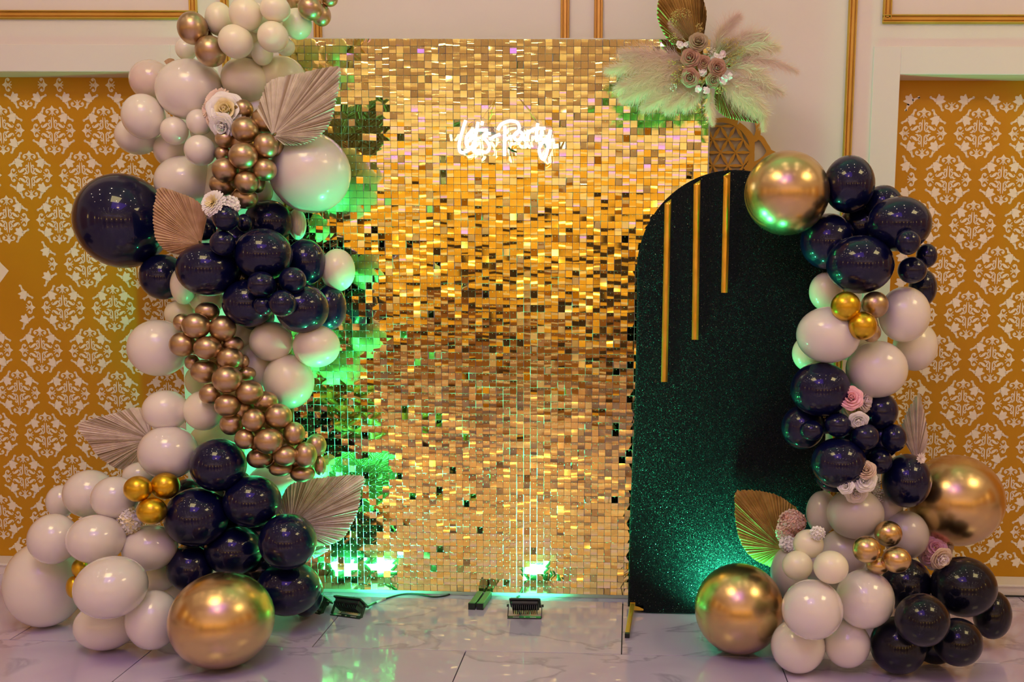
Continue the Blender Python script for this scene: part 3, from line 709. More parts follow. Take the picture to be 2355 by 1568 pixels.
add('gm', 'cream', [(777, 621, 39, 49, .8), (421, 657, 28, 43, 1.8), (476, 690, 38, 34, 1.5), (414, 722, 34, 32, 1.6), (624, 785, 49, 46, 2.4), (728, 796, 53, 49, 2.4), (664, 877, 57, 63, 2.2), (562, 770, 48, 60, .4), (595, 845, 50, 60, .5), (452, 876, 26, 33, 1.2), (468, 944, 44, 46, 2.2), (500, 1008, 60, 40, .6), (520, 900, 50, 60, .2)])
add('gm', 'ivory', [(364, 800, 67, 65, 2.2), (381, 943, 51, 46, 2.6)])
add('gm', 'ivory', [(640, 1105, 68, 42, .3)], 'pale balloon lit green under the end of the diagonal bronze string')
add('gm', 'pearl', [(387, 1040, 66, 62, 3)], 'shiny pearl balloon left of the top dark balloon of the lower pile')
add('dg', 'bronze', [(477, 716, 27, 22, 3), (451, 749, 32, 30, 5), (419, 742, 20, 21, 3.4), (512, 755, 30, 30, 5), (420, 792, 30, 28, 4.6), (477.5, 800, 31, 27, 5.4), (535, 792, 25, 20, 4), (442, 833, 17, 18, 3.6), (529.5, 824, 30, 26, 5), (470, 854, 30.5, 27.5, 5), (560, 831, 13, 16, 3), (522, 872, 33, 31.5, 5.8), (568, 859, 20, 16, 4), (485, 906, 26, 24, 4.4), (574, 902, 31, 28, 5.2), (523, 932, 29, 27, 5.2), (611, 923, 28, 24, 4.2), (533, 975, 27, 26, 4.6), (583, 966, 26, 27, 5.4), (640, 957.5, 31, 30, 5.2), (564, 1009, 24, 24, 4.6), (618, 1014, 33, 30, 5.8), (676, 997, 25, 27.5, 4.8), (598, 1053, 30, 24, 4.2), (657, 1048, 28, 24, 5), (702.5, 1046, 26, 30, 5), (727, 1024, 23, 27, 4), (646, 1078, 27, 17, 4), (696, 1089, 28, 20, 4.2), (736, 1070, 14, 23, 4)])
add('dg', 'bronze', [(452, 790, 24, 26, 2), (500, 800, 30, 34, 2), (505, 850, 30, 34, 2), (545, 880, 30, 30, 2), (520, 905, 28, 30, 2), (555, 940, 30, 34, 2.2), (600, 965, 30, 34, 2.2), (590, 1005, 28, 30, 2.4), (650, 1005, 28, 34, 2.2), (630, 1055, 28, 26, 2.6), (680, 1050, 28, 28, 2.6)])
add('ub', 'bronze', [(585, 300, 26, 30, 1.5), (560, 335, 30, 34, 1.5), (585, 375, 28, 30, 1.5), (545, 400, 28, 30, 1.5), (590, 420, 20, 24, 1.5), (545, 440, 24, 22, 1.6)])
add('gt', 'gold', [(317, 1124, 31, 30, 5), (380, 1117, 32, 31, 5), (349, 1175, 33, 31, 5.4)])
add('gt', 'gold', [(184, 1306, 18, 22, 2.5)], 'small yellow gold balloon squeezed between the lower left pearl balloons')
add('gt', 'gold', [(170, 1350, 17, 26, 2.6)], 'small yellow gold balloon low on the lower left pile edge')
add('pl', 'pearl', [(206, 1135, 57, 55, 2.4), (140, 1153, 32, 38, 1.4), (264, 1144, 52, 49, 3), (122, 1239, 54, 58, 3), (221, 1239, 64, 56, 4), (345, 1259, 61, 53, 4.2), (255, 1350, 80, 71, 4.6, '', -10), (245, 1437, 70, 57, 3.2), (352, 1425, 60, 68, 4.2)])
add('pl', 'cream', [(362, 1325, 42, 36, 1.5), (405, 1360, 50, 50, 1.0)])
add('pl', 'pearl', [(322, 1092, 38, 30, 1.2)])
add('pl', 'ivory', [(103, 1342, 86, 99, 1.5, 'f')], 'very large blush white balloon at the far left on the floor')
add('nb', 'bigold', [(510, 1425, 117, 110, 6, 'f')], 'large champagne gold balloon on the floor of the left garland')
add('nb', 'navy', [(502, 1069, 63, 61, 3.6), (452, 1189, 71, 68, 4.4), (580, 1153, 65, 60, 3.2), (430, 1135, 36, 34, 1.4), (437, 1306, 51, 54, 3), (538, 1265, 65, 58, 3), (662, 1245, 65, 64.5, 4), (663, 1353, 73, 62, 3.4), (702, 1365, 41, 52, 1.5), (520, 1170, 55, 50, 1.2), (598, 1225, 50, 48, 1.6), (490, 1265, 46, 46, 1.4), (600, 1310, 56, 52, 1.6), (545, 1115, 34, 34, 1.2)])
add('rn', 'bigold', [(1809.5, 444, 97, 96, 3)], 'large champagne gold balloon at the top of the right garland')
add('rn', 'navy', [(1953, 424, 58, 66, 3), (2031, 470, 44, 44, 1.6), (2068, 515, 73, 63, 2.8), (1904, 555, 63, 64, 1.8), (1978, 608, 77, 67, 3.6), (2122, 662, 32, 43, 1.6), (1985, 520, 55, 50, .8)])
add('rm', 'navy', [(2088, 557, 28, 29, 5), (2131, 588, 24, 28, 4.6), (2098, 621, 33, 31, 5.2)])
add('rw', 'cream', [(1899, 670, 38, 44, 1.6), (1860, 812, 38, 42, 1.4), (1960, 760, 60, 70, .6)])
add('rw', 'ivory', [(2080, 723, 58, 64, 3), (1905, 770, 73, 65, 3.4), (2105, 796, 50, 57, 2), (2016, 849, 70, 66, 2.8)])
add('rg', 'gold', [(1945, 704, 34, 34, 6), (1984, 749, 33, 33, 6.2)]); add('rg', 'bronze', [(2012, 701, 31, 31, 5.6), (2003, 764, 23, 23, 5)])
add('rk', 'navy', [(1887, 895, 69, 63, 3), (2027, 945, 38, 42, 2), (1846, 982, 49, 51, 1.6), (1929, 1064, 63, 58, 3), (2085, 1105, 56, 62, 3.2), (1920, 1100, 44, 32, 1), (1975, 980, 60, 60, .5)])
add('rk', 'navy', [(1898, 958, 42, 40, .9), (1965, 1040, 42, 42, .9), (2030, 1010, 40, 44, .9)])
add('rs', 'navy', [(1866, 990, 27, 24, 3.6), (1927, 977, 30, 28, 4.6), (1990, 1004, 32, 31, 5), (2056, 1007, 29, 32, 4.8), (2022, 1060, 30, 30, 5)])
add('rn', 'bigold', [(2197, 1150, 109, 105, 1.6)], 'large champagne gold balloon beside the wallpaper at the right')
add('rq', 'nude', [(1967, 1181, 65, 58, 3.4), (1890, 1178, 36, 50, 2), (2083, 1230, 52, 56, 3), (1940, 1270, 55, 54, 2), (1815, 1316, 43, 60, 2), (2040, 1165, 36, 40, 1)])
add('rq', 'nude', [(1872, 1292, 46, 46, 1.2)])
add('rc', 'cream', [(1859, 1251, 35, 34, 5), (1834, 1300, 35, 34, 6), (1911, 1304, 40, 38, 6.2)])
add('rb', 'bigold', [(2043, 1227, 31.5, 30, 6), (1993, 1263, 32, 31, 6), (2062, 1287, 33, 30, 6.2), (2019, 1299, 27, 21, 5)])
add('rp', 'pearl', [(1868, 1401, 70, 69, 5.4), (1989, 1377, 67, 68, 4.8), (1835, 1485, 62, 62, 4.6, 'f'), (1948, 1480, 53, 55, 4.2)])
add('rf', 'bigold', [(1700, 1399, 102, 104, 4, 'f')], 'large champagne gold balloon on the floor in front of the black arch')
add('rf', 'black', [(2216, 1349, 74, 69, 3.6), (2085, 1345, 57, 62, 2.4), (2121, 1425, 62, 61, 4.8), (2282, 1413, 43, 56, 2.4), (2203, 1476, 55, 55, 3.8), (2066, 1483, 64, 66, 3.8, 'f'), (2150, 1480, 50, 46, 1)])
# depths: from the back layer to the front one, each balloon pressed against the ones behind it
for b in B:
    b['r'] = (b['rx']+b['ry'])/2
    if b['label'] == 'black balloon': pass
def lim(b):
    rw = b['r']*.00185
    w_ = -.20 if 640 < b['x']+b['rx'] and b['x']-b['rx'] < 1460 else -.03
    if 1460 <= b['x']-b['rx'] < 1930: w_ = -.375
    return w_-rw*1.1
order = sorted(range(len(B)), key=lambda i: B[i]['lay'])
done = []
for i in order:
    b = B[i]; Y = min(CL[b['cl']][2], lim(b))
    if b['lay'] < 2.1 and not b['fl']: Y = min(lim(b), CL[b['cl']][2]+.06)
    if b['fl']:
        Y = -.4
        for _ in range(60):
            P = at(b['x'], b['y'], Y); e_ = P[2]-b['ry']*pxm(P)-.001; Y -= e_*.8 if False else 0
            # move along the ray until it rests on the floor
            d_ = fw*FL+rt*(b['x']-PX)-up*(b['y']-PY); t = depth(P)/FL; tn_ = (CH-.001)/(b['ry']-d_[2]) if False else None
            Y = (CAM+d_*((CH-.001)/(b['ry']-d_[2])))[1]; break
    else:
        for j in done:
            c = B[j]; dd = math.hypot(b['x']-c['x'], b['y']-c['y'])*.00185; rr_ = (b['r']+c['r'])*.00185
            if b['lay'] == c['lay'] and dd < .8*rr_: Y = min(Y, c['Y']-math.sqrt(.64*rr_*rr_-dd*dd))
            if b['lay'] > c['lay'] and dd < rr_:
                Y = min(Y, c['Y']-.15*min(b['r'], c['r'])*.00185)
                r8 = rr_*.88
                if dd < r8: Y = min(Y, c['Y']-math.sqrt(r8*r8-dd*dd)*(.95 if c['lay'] >= 1 else .7))
        P = at(b['x'], b['y'], Y); rad = b['ry']*pxm(P)
        k_ = 0
        while P[2] < rad+.001 and k_ < 60: Y -= .01; P = at(b['x'], b['y'], Y); rad = b['ry']*pxm(P); k_ += 1
    b['Y'] = Y; done.append(i)
ranks = {}
for i, b in enumerate(B):
    if not b['label']: ranks.setdefault(b['cl'], []).append(i)
for cl, L_ in ranks.items():
    L_.sort(key=lambda i: B[i]['y'])
    for k, i in enumerate(L_):
        if len(L_) == 1: B[i]['label'] = CL[cl][0]
        else: B[i]['label'] = CL[cl][0]+', '+(ORD[k]+' from the top' if 0 < k < len(L_)-1 else ('topmost' if k == 0 else 'lowest'))
for b in B:
    P = at(b['x'], b['y'], b['Y']); s_ = pxm(P); o = bpy.data.objects.new('balloon', BMESH[b['mt']]); COL.objects.link(o)
    o.location = P; o.scale = (b['rx']*s_, b['r']*s_, b['ry']*s_)
    view = math.atan2(-(P[0]-CAM[0]), P[1]-CAM[1])
    o.rotation_euler = (random.uniform(-.12, .12)-.05, math.radians(b['ang']), view+random.uniform(-.15, .15))
    tag(o, b['label'], 'balloon', CL[b['cl']][1]); b['P'] = P
def front(x, y, default=-.5, rad=0):
    """Y of the foremost balloon surface under a photo pixel (or around it)"""
    if rad: return min([front(x, y, default)]+[front(x+rad*math.cos(a), y+rad*math.sin(a), default) for a in np.linspace(0, 2*PI, 9)[:-1]])
    Y = default; hit = False
    for b in B:
        d2 = ((x-b['x'])/b['rx'])**2+((y-b['y'])/b['ry'])**2
        if d2 < 1:
            yy = b['P'][1]-b['r']*pxm(b['P'])*math.sqrt(1-d2)
            if not hit or yy < Y: Y = yy; hit = True
    return Y

# ------------------------------------------------------------------ palm leaves
def palm(base, out, mt, Y0, Y1, label, nrib=44, parent=None, name='palm_leaf', stem=.12, seed=0):
    rr = random.Random(seed); C = catmull(out, 8); n = nrib*2
    sl = np.concatenate([[0], np.cumsum(np.linalg.norm(np.diff(C, axis=0), axis=1))]); tt = np.linspace(0, sl[-1], n+1)
    Q = np.stack([np.interp(tt, sl, C[:, 0]), np.interp(tt, sl, C[:, 1])], 1); bp = np.array(base, float)
    mx_ = max(np.linalg.norm(q-bp) for q in Q); rows = 6; wob = [rr.uniform(-.35, .35) for _ in range(n+1)]
    Q = np.array([q+(Q[min(k+1, n)]-q)*wob[k] for k, q in enumerate(Q)]); v = []; f = []
    for k, q in enumerate(Q):
        d_ = np.linalg.norm(q-bp)/mx_; jag = 1+rr.uniform(-.008, .008)+(.004 if k % 2 else -.002)
        amp = rr.uniform(.7, 1.4)
        for j in range(rows+1):
            t = .05+.95*j/rows; p = bp+(q-bp)*t*(jag if j == rows else 1); Yc = Y0+(Y1-Y0)*d_*t*t
            P = at(p[0], p[1], Yc); sp_ = np.linalg.norm(Q[min(k+1, n)]-Q[max(k-1, 0)])/2*pxm(P)*t
            P = P+np.array([0, (1 if k % 2 else -1)*sp_*.95*amp, 0]); v.append(P)
    R1 = rows+1
    for k in range(n):
        for j in range(rows): f.append((k*R1+j, k*R1+j+1, (k+1)*R1+j+1, (k+1)*R1+j))
    if parent is None: E_ = empty(name, tuple(at(*base, Y0))); tag(E_, label, 'dried leaf', 'dried palm leaves in the garlands')
    else: E_ = parent
    g = MB(); g.add(v, f, False); dk = [rr.random() < .22 for _ in range(n)]; g.mi = [1 if dk[i//rows] else 0 for i in range(len(f))]; o = g.obj('blade' if parent is None else 'palm_leaf', [mt, M['crease'] if mt in (M['palmA'], M['palmP']) else mt], E_)
    md = o.modifiers.new('thick', 'SOLIDIFY'); md.thickness = .0008; md.offset = 0
    if parent is not None and label: o['label'] = label
    ctr = Q[n//2]; dv = (bp-ctr)/np.linalg.norm(bp-ctr); a = at(*(bp-dv*10), Y0+.002); b_ = at(*(bp+dv*stem*200), Y0+.05)
    if parent is None: g = MB(); g.tube([a, (a+b_)/2, b_], [.004, .0045, .005], 6); g.obj('stem', M['stem'], E_)
    return E_
palm((628, 312), [(592, 252), (604, 215), (625, 184), (705, 165), (778, 153), (780, 185), (776, 220), (757, 288), (722, 322), (690, 333), (655, 334)], M['palmA'], -.57, -.52, 'pale pleated palm leaf fanning right at the upper left garland', 62, seed=1)
palm((462, 560), [(476, 505), (462, 470), (430, 450), (368, 432), (356, 465), (352, 500), (356, 540), (365, 560), (388, 580), (424, 588)], M['palmB'], -.60, -.62, 'tan pleated palm leaf in front of the very large navy balloon', 44, seed=2)
palm((348, 1010), [(345, 938), (300, 938), (262, 950), (200, 966), (181, 976), (186, 995), (205, 1020), (225, 1048), (255, 1070), (290, 1083), (330, 1086)], M['palmP'], -.38, -.28, 'blush pleated palm leaf spreading left over the ochre wallpaper', 56, seed=3)
palm((668, 1210), [(640, 1178), (652, 1135), (676, 1110), (740, 1098), (832, 1094), (831, 1130), (824, 1172), (806, 1210), (790, 1236), (760, 1252), (728, 1256)], M['palmA'], -.50, -.40, 'pale pleated palm leaf right of the lower left navy balloons', 60, seed=4)
palm((715, 1270), [(705, 1252), (740, 1256), (756, 1262), (738, 1276), (722, 1284)], M['palmA'], -.42, -.38, 'small pale palm leaf tip under the big leaf beside the navy balloons', 14, seed=5)
palm((392, 160), [(377, 141), (384, 136), (392, 134), (401, 137), (402, 146)], M['palmB'], -.33, -.33, 'small brown palm leaf tip behind the large pearl white balloon', 12, seed=6)
palm((1800, 1262), [(1832, 1168), (1800, 1145), (1770, 1133), (1735, 1127), (1694, 1130), (1690, 1160), (1692, 1200), (1703, 1245), (1722, 1275), (1745, 1292), (1778, 1306)], M['palmC'], -.46, -.375, 'golden palm leaf lit green in front of the black arch', 44, seed=7)
palm((2108, 1062), [(2076, 1010), (2072, 985), (2082, 955), (2098, 925), (2114, 903), (2120, 925), (2127, 955), (2132, 990), (2134, 1010), (2128, 1040)], M['palmP'], -.42, -.32, 'narrow blush palm leaf standing against the right wallpaper', 26, seed=8)

# ------------------------------------------------------------------ flowers
def frame3(nrm, roll=0):
    n = Vector(nrm).normalized(); q = n.to_track_quat('Z', 'Y').to_matrix()@Matrix.Rotation(roll, 3, 'Z'); return np.array(q)
def petal(mb, R_, c, ang, r0, wd, ht, cup, lean, mi=0, nu=4, nv=3, curl=.0):
    """one cupped petal; local z is the flower axis"""
    v = []; f = []
    ca, sa = math.cos(ang), math.sin(ang)
    for j in range(nv+1):
        t = j/nv
        for i in range(nu+1):
            s_ = (i/nu-.5)*2; w_ = wd*(math.sin(PI*(.18+.74*t))**.6)*s_
            rad = r0+ht*t*math.sin(lean)+curl*t*t*t-cup*s_*s_*.5; zz = ht*t*math.cos(lean)-curl*.5*t**3
            x, y = rad, w_
            v.append((ca*x-sa*y, sa*x+ca*y, zz))
    for j in range(nv):
        for i in range(nu): a = j*(nu+1)+i; f.append((a, a+1, a+nu+2, a+nu+1))
    mb.add(np.array(v)@R_.T+np.array(c), f, True, mi)
def rose_geo(mb, c, nrm, rad, rr, mi_in=0, mi_out=0):
    R_ = frame3(nrm, rr.uniform(0, 6)); c = np.array(c, float); k = 0
    for ring, (r0, n_, lean, hh) in enumerate(((.04, 3, .08, .66), (.13, 4, .2, .64), (.24, 5, .42, .62), (.36, 5, .72, .58), (.46, 6, 1.05, .56), (.52, 6, 1.35, .56))):
        for i in range(n_):
            a = 2*PI*i/n_+ring*.7+rr.uniform(-.12, .12); wd = rad*(.20+.15*ring**.85)
            petal(mb, R_, c, a, rad*r0, wd, rad*hh, rad*.10*(1+ring*.3), lean+rr.uniform(-.08, .08), mi_in if ring < 3 else mi_out, curl=rad*.10*(ring > 1))
def rose(pos, px, nrm, mt, label, mt2=None, group='silk roses in the garlands', parent=None, seed=1, name='rose', dy=0):
    Y = front(*pos, rad=px*.6)-.004+dy*.5 if not isinstance(pos, np.ndarray) else pos[1]
    P = at(pos[0], pos[1], Y); rad = px*pxm(P)*1.14; rr = random.Random(seed); P = P-np.array(nrm)/np.linalg.norm(nrm)*rad*.1
    g = MB(); rose_geo(g, P, nrm, rad, rr, 1 if mt2 else 0, 0)
    o = g.obj(name, [mt]+([mt2] if mt2 else []), parent); md = o.modifiers.new('t', 'SOLIDIFY'); md.thickness = rad*.015
    if parent is None: tag(o, label, 'flower', group)
    elif label: o['label'] = label
    return o
def mum(pos, px, nrm, mt, label, mt2=None, n=150, ln=.8, seed=2, dy=0, name='dahlia', group='silk dahlias in the garlands'):
    P = at(*pos, front(*pos, rad=px*.6)-.004+dy); rad = px*pxm(P); rr = random.Random(seed); R_ = frame3(nrm); g = MB()
    for k in range(n):
        t = (k+.5)/n; a = k*2.39996; lean = math.acos(1-1.05*t); L_ = rad*ln*(.55+.45*t)
        petal(g, R_, P, a, rad*.22*math.sin(lean), rad*.075*(1.2+t), L_, rad*.02, lean+rr.uniform(-.12, .12), 1 if (mt2 and t < .25) else 0, 2, 2, rad*.1)
    o = g.obj(name, [mt]+([mt2] if mt2 else []));
    tag(o, label, 'flower', group); return o
def hydra(pos, rx, ry, mt, label, mt2=None, n=60, seed=3, dy=0, name='hydrangea', fs=.17, nf=0):
    P = at(*pos, (front(*pos, rad=min(rx, ry)*.6)+dy*.5) if not nf else dict((b['x'], b['P'][1]) for b in B)[519]+.01); s_ = pxm(P); rr = random.Random(seed); g = MB(); rx *= s_; ry *= s_; rad = (rx+ry)/2
    for k in range(n):
        z = 1-(k+.5)/n*1.1; a = k*2.39996; q = math.sqrt(max(0, 1-z*z)); nrm = np.array([q*math.cos(a), -max(z, -.1), q*math.sin(a)])
        c = P+np.array([nrm[0]*rx*.88, nrm[1]*rad*.6, nrm[2]*ry*.88]); R_ = frame3(nrm+np.array([rr.uniform(-.3, .3) for _ in range(3)]), rr.uniform(0, 6))
        mi = 1 if (mt2 and rr.random() < .45) else 0
        for i in range(4): petal(g, R_, c, i*PI/2, rad*.01, rad*fs*.75, rad*fs*1.35, rad*.02, 1.15, mi, 2, 2, rad*.02)
    o = g.obj(name, [mt]+([mt2] if mt2 else [])); tag(o, label, 'flower', 'filler blossoms in the garlands'); return o
def breath(pos, rx, ry, mt, label, n=70, seed=4, dy=0, parent=None, root=None, bud=.0022, name='baby_breath', Yf=None):
    Yb = (front(*pos)+dy) if Yf is None else Yf; P = at(*pos, Yb); s_ = pxm(P); rr = random.Random(seed); g = MB(); root = at(*(root or (pos[0], pos[1]+ry*1.1)), Yb+.01)
    ico = [(0, 0, 1), (.89, 0, .45), (.28, .85, .45), (-.72, .53, .45), (-.72, -.53, .45), (.28, -.85, .45), (.72, .53, -.45), (-.28, .85, -.45), (-.89, 0, -.45), (-.28, -.85, -.45), (.72, -.53, -.45), (0, 0, -1)]
    icf = [(0, 1, 2), (0, 2, 3), (0, 3, 4), (0, 4, 5), (0, 5, 1), (1, 6, 2), (2, 7, 3), (3, 8, 4), (4, 9, 5), (5, 10, 1), (2, 6, 7), (3, 7, 8), (4, 8, 9), (5, 9, 10), (1, 10, 6), (6, 11, 7), (7, 11, 8), (8, 11, 9), (9, 11, 10), (10, 11, 6)]
    for k in range(n):
        a = rr.uniform(0, 2*PI); q = math.sqrt(rr.random()); c = P+np.array([rx*s_*q*math.cos(a), rr.uniform(-.02, .004)-.012*(1-q), ry*s_*q*math.sin(a)])
        sz = bud*rr.uniform(.7, 1.3); g.add([c+np.array(p)*sz for p in ico], icf, True, 0)
        if k % 2 == 0: g.tube([c, (c+root)/2+np.array([rr.uniform(-.004, .004), 0, 0]), root], .0005, 3, mi=1, cap=False)
    o = g.obj(name, [mt, M['stem']], parent); 
    if parent is None: tag(o, label, 'flower', 'filler blossoms in the garlands')
    elif label: o['label'] = label
    return o
# upper left group
mum((499, 231), 30, (-.35, -1, .5), M['peach'], 'peach dahlia above left of the white rose in the left garland', None, 150, .85, 11, 0)
mum((478, 254), 20, (-.8, -1, -.1), M['peach'], 'half hidden peach dahlia left of the large white rose', None, 90, .85, 12, .0)
rose((519, 254), 35, (.15, -1, .15), M['white'], 'large white rose beside the upper bronze balloons', M['whitec'], seed=13, dy=-.02)
rose((511, 289), 25, (-.1, -1, -.4), M['white'], 'smaller white rose just below the large white rose', M['white'], seed=14, dy=-.012)
rose((487, 276), 16, (-.6, -1, -.2), M['peach'], 'small peach rose tucked left under the white roses', None, seed=15)
# middle left group
mum((490, 466), 30, (-.25, -1, .35), M['white'], 'white pompon dahlia above the small navy balloons', M['whitec'], 190, .75, 21, 0)
hydra((524, 474), 26, 22, M['white'], 'white hydrangea behind the top small navy balloon', None, 60, 22, .05, fs=.3, nf=1)
hydra((478, 492), 14, 13, M['blush'], 'small blush blossom left of the top small navy balloon', None, 14, 23, 0, fs=.5)
# lower left
hydra((300, 1196), 26, 30, M['white'], 'white lacy blossom under the lower yellow gold balloon', M['whitec'], 80, 24, -.01, fs=.24)
# right garland
rose((1957, 915), 23, (-.1, -1, .45), M['pink'], 'pink rose on top of the white roses in the right garland', M['pink'], seed=31, dy=-.02)
rose((1965, 938), 29, (-.25, -1, -.15), M['white'], 'large white rose with yellow heart under the pink rose', M['whitec'], seed=32, dy=-.05)
rose((1990, 922), 20, (.8, -1, .2), M['blush'], 'blush rose facing right beside the pink rose', None, seed=33)
rose((1974, 966), 19, (-.1, -1, -.5), M['white'], 'small white rose hanging lowest under the yellow hearted one', None, seed=34, dy=-.01)
rose((1992, 1080), 19, (-.2, -1, .8), M['taupe'], 'taupe rose topping the flower group in the right garland', None, seed=35, dy=-.01)
rose((1988, 1103), 24, (.1, -1, .2), M['white'], 'cream white rose below the taupe rose', M['white'], seed=36, dy=-.015)
rose((1945, 1117), 16, (-.6, -1, .3), M['white'], 'open white bloom at the left end of the flower group', None, seed=37)
rose((1969, 1134), 21, (-.1, -1, -.2), M['blush'], 'blush white rose resting on the nude balloon', None, seed=38, dy=-.012)
breath((2012, 1132), 22, 34, M['breathw'], 'sprig of white baby breath beside the blush rose', 130, 39, -.05, bud=.0036, root=(1990, 1110))
hydra((1822, 1200), 31, 28, M['peach'], 'peach carnation in front of the green lit palm leaf', M['coral'], 150, 41, -.015, fs=.2, name='carnation')
hydra((1807, 1222), 22, 28, M['peach'], 'second peach carnation lower left beside the green lit palm leaf', M['coral'], 90, 42, -.012, fs=.2, name='carnation')
hydra((1880, 1226), 16, 14, M['white'], 'small white blossom above the cream balloon trio', None, 30, 43, -.008, fs=.35)
hydra((1812, 1250), 18, 16, M['white'], 'white blossom under the peach carnations', None, 30, 44, -.006, fs=.35)
rose((2152, 1258), 22, (-.1, -1, .4), M['pink'], 'upper pink rose above the black balloons at lower right', M['pink'], seed=51, dy=-.05)
rose((2136, 1280), 20, (-.5, -1, -.2), M['pink'], 'lower pink rose touching the nude balloon at lower right', None, seed=52, dy=-.04)
rose((2165, 1284), 22, (.3, -1, -.2), M['taupe'], 'taupe rose between the pink roses and the black balloon', M['blush'], seed=53, dy=-.0)
rose((2180, 1258), 15, (.7, -1, .3), M['taupe'], 'small taupe rose right of the upper pink rose', None, seed=54)
rose((2148, 1300), 14, (-.2, -1, -.7), M['blush'], 'small blush rose lowest in the lower right rose group', None, seed=55)
mum((2118, 1054), 12, (.5, -1, .2), M['blush'], 'small blush dried bloom at the foot of the narrow palm leaf', None, 40, .9, 56, name='dried_bloom')

# ------------------------------------------------------------------ dried arrangement on the sequin wall corner
AYY = -.34
AR_ = empty('dried_flower_arrangement', tuple(at(1620, 160, AYY))); tag(AR_, 'dried pampas, palm and brown rose arrangement on the upper right corner of the sequin wall', 'flower arrangement')
palm((1608, 130), [(1548, 106), (1525, 75), (1512, 40), (1514, 0), (1526, -45), (1570, -80), (1608, -40), (1618, 0), (1625, 30), (1622, 62), (1616, 95)], M['palmC'], -.30, -.26, 'golden brown upright palm leaf', 42, AR_, seed=61)
palm((1648, 190), [(1640, 232), (1648, 252), (1668, 268), (1690, 275), (1725, 280), (1744, 281), (1744, 255), (1736, 232), (1722, 212)], M['palmC'], -.30, -.25, 'brown palm leaf hanging down to the right', 32, AR_, seed=62)
palm((1668, 152), [(1700, 104), (1722, 108), (1746, 122), (1735, 138), (1712, 156), (1690, 165)], M['palmB'], -.31, -.28, 'small tan palm leaf pointing right', 30, AR_, seed=63)
palm((1580, 160), [(1562, 158), (1540, 172), (1520, 196), (1517, 212), (1540, 214), (1562, 206)], M['leafg'], -.31, -.30, 'dark green brown palm leaf pointing lower left', 26, AR_, seed=64)
def plume(p0, p1, p2, wpx, n, mt, seed, Y0=-.33, Y2=-.36, droop=.3, ln=1.):
    rr = np.random.default_rng(seed); A, B_, C_ = at(*p0, Y0), at(*p1, (Y0+Y2)/2-.01), at(*p2, Y2); sp_ = bez(A, B_, C_, 24); g = MB()
    g.tube(sp_[::3], [.0022-.0016*k/7 for k in range(8)], 5, mi=0); s_ = pxm(A); L0 = np.linalg.norm(C_-A)
    V, Fc = [], []
    for k in range(n):
        t = .12+.88*rr.random()**.8; x = t*23; i = min(int(x), 22); P = sp_[i]+(sp_[i+1]-sp_[i])*(x-i); T = sp_[min(i+2, 23)]-sp_[max(i-1, 0)]; T /= np.linalg.norm(T)
        rad = rr.normal(size=3); rad[1] *= .55; rad -= T*(rad@T); rad /= np.linalg.norm(rad)+1e-9
        env = (math.sin(PI*min(1, .12+.86*t))**.6+.15); L_ = wpx*s_*env*rr.uniform(.45, 1.45)*ln
        d1 = T*rr.uniform(.7, 1.3)+rad*rr.uniform(.3, 1.1); d1 /= np.linalg.norm(d1); side = np.cross(d1, [0, 1, 0]); side /= np.linalg.norm(side)+1e-9
        w_ = rr.uniform(.0003, .0009); p = P.copy(); m = len(V)
        for q in range(4):
            ww = w_*(1-q/3.3); V += [tuple(p+side*ww), tuple(p-side*ww)]
            d1 = d1+np.array([0, 0, -droop*.35])+rr.normal(size=3)*.28; d1 /= np.linalg.norm(d1); p = p+d1*L_/3
        for q in range(3): Fc.append((m+2*q, m+2*q+1, m+2*q+3, m+2*q+2))
    g.add(V, Fc, True); return g.obj('pampas_plume', mt, AR_)
PL = [((1600, 140), (1500, 120), (1428, 125), 26, 620, 'pampasp'), ((1600, 150), (1490, 135), (1396, 162), 26, 700, 'pampas'), ((1600, 155), (1500, 165), (1420, 205), 30, 800, 'pampas'),
      ((1600, 165), (1520, 190), (1430, 228), 28, 800, 'pampas'), ((1605, 175), (1550, 210), (1478, 250), 24, 700, 'pampas'), ((1615, 185), (1575, 215), (1532, 252), 24, 600, 'pampas'), ((1620, 190), (1600, 220), (1575, 248), 20, 400, 'pampas'),
      ((1640, 150), (1650, 70), (1700, 38), 24, 500, 'pampasp'), ((1640, 145), (1690, 70), (1762, 84), 26, 650, 'pampasp'), ((1650, 150), (1720, 85), (1790, 112), 26, 700, 'pampas'), ((1650, 160), (1740, 110), (1835, 165), 22, 420, 'pampasp'),
      ((1655, 165), (1735, 135), (1775, 205), 26, 650, 'pampas'), ((1655, 180), (1720, 190), (1758, 265), 28, 800, 'pampas'), ((1645, 185), (1690, 210), (1740, 262), 24, 700, 'pampas'), ((1650, 175), (1745, 180), (1800, 215), 24, 420, 'pampasp'),
      ((1635, 195), (1628, 235), (1640, 285), 15, 420, 'pampas'), ((1640, 140), (1645, 110), (1662, 62), 16, 300, 'pampas'), ((1578, 95), (1556, 78), (1540, 50), 9, 220, 'pampas'), ((1740, 240), (1760, 262), (1757, 300), 13, 260, 'pampas')]
for k, (a, b_, c_, ww, nn, mm) in enumerate(PL): plume(a, b_, c_, ww*1.35, int(nn*2.6), M[mm], 100+k, droop=.45 if c_[1] > 150 else .2)
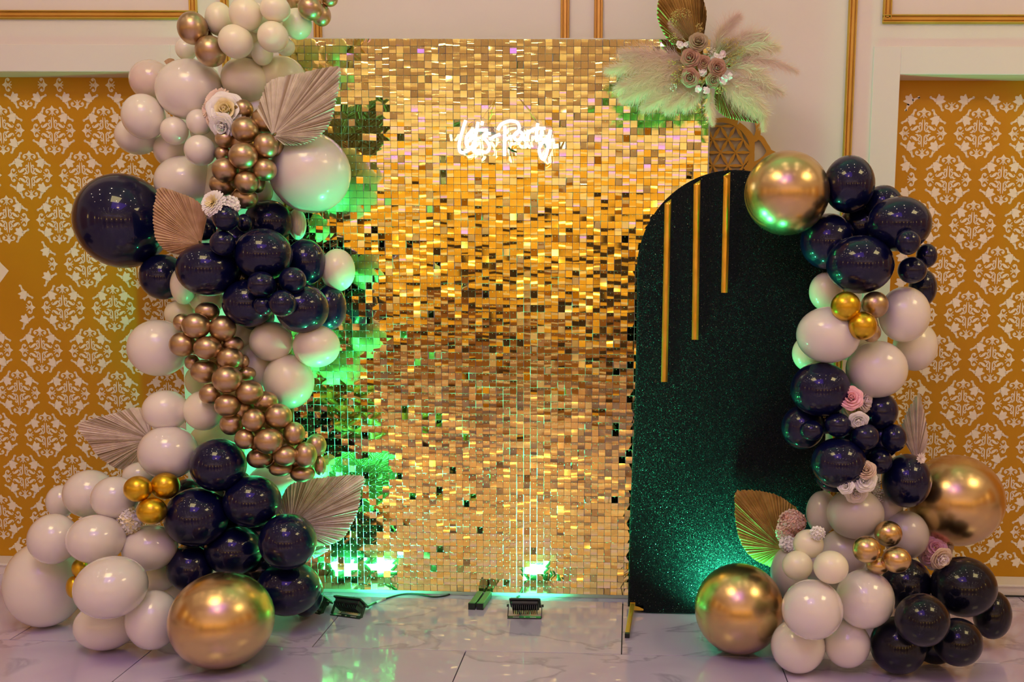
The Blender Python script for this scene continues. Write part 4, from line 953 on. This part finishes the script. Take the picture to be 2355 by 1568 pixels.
for k, (x, y, r_, nr, m1, lb) in enumerate([(1606, 97, 20, (0, -1, .3), 'mauve2', 'brown rose at the top of the arrangement'), (1588, 133, 20, (-.25, -1, .1), 'mauve', 'brown rose left of the middle'), (1618, 144, 15, (.1, -1, 0), 'mauve', 'small brown rose in the middle'),
      (1649, 156, 19, (.25, -1, 0), 'mauve', 'brown rose right of the middle'), (1587, 178, 19, (-.15, -1, -.2), 'mauve', 'brown rose at the lower left'), (1640, 184, 16, (.2, -1, -.3), 'mauve2', 'greenish brown rose at the lower right')]):
    P = at(x, y, -.39); g = MB(); rose_geo(g, P, nr, r_*pxm(P)*1.05, random.Random(70+k), 0, 0); o = g.obj('rose', M[m1], AR_); o['label'] = lb
    md = o.modifiers.new('t', 'SOLIDIFY'); md.thickness = .0008
for k, (x, y, r_, mm) in enumerate([(1564, 106, 11, 'white'), (1580, 103, 9, 'white'), (1650, 131, 12, 'white'), (1664, 124, 9, 'blush'), (1662, 183, 13, 'white'), (1675, 176, 9, 'white'), (1615, 166, 13, 'white'), (1607, 205, 9, 'white'), (1626, 210, 10, 'white'), (1636, 138, 8, 'white')]):
    P = at(x, y, -.385); g = MB(); rr = random.Random(k)
    for q in range(5):
        R_ = frame3((rr.uniform(-.6, .6), -1, rr.uniform(-.6, .6)), rr.uniform(0, 6)); c = P+np.array([rr.uniform(-1, 1), rr.uniform(-.4, 0), rr.uniform(-1, 1)])*r_*.45*pxm(P)
        for i in range(4): petal(g, R_, c, i*PI/2, .0005, r_*.42*pxm(P), r_*.62*pxm(P), .001, 1.1, 0, 2, 2, .001)
    g.obj('white_blossom', M[mm], AR_)
for k, (x, y, rx, ry, n_, rt_, mm) in enumerate([(1566, 34, 24, 14, 100, (1600, 105), 'breath'), (1548, 48, 12, 18, 60, (1600, 105), 'breath'), (1608, 65, 9, 12, 40, (1606, 100), 'breath'), (1548, 88, 10, 10, 30, (1590, 130), 'breath'), (1678, 100, 20, 12, 80, (1640, 140), 'breath'), (1702, 118, 14, 12, 60, (1640, 145), 'breath'),
      (1680, 140, 14, 16, 70, (1640, 150), 'breath'), (1632, 122, 16, 12, 60, (1620, 140), 'breathw'), (1558, 178, 18, 18, 90, (1595, 155), 'breath'), (1548, 200, 8, 10, 30, (1590, 165), 'breathw'), (1655, 208, 16, 8, 40, (1640, 190), 'breath'), (1545, 145, 10, 5, 24, (1590, 145), 'breath')]):
    breath((x, y), rx, ry, M[mm], None, n_, 80+k, parent=AR_, root=rt_, bud=.0021, Yf=-.37)
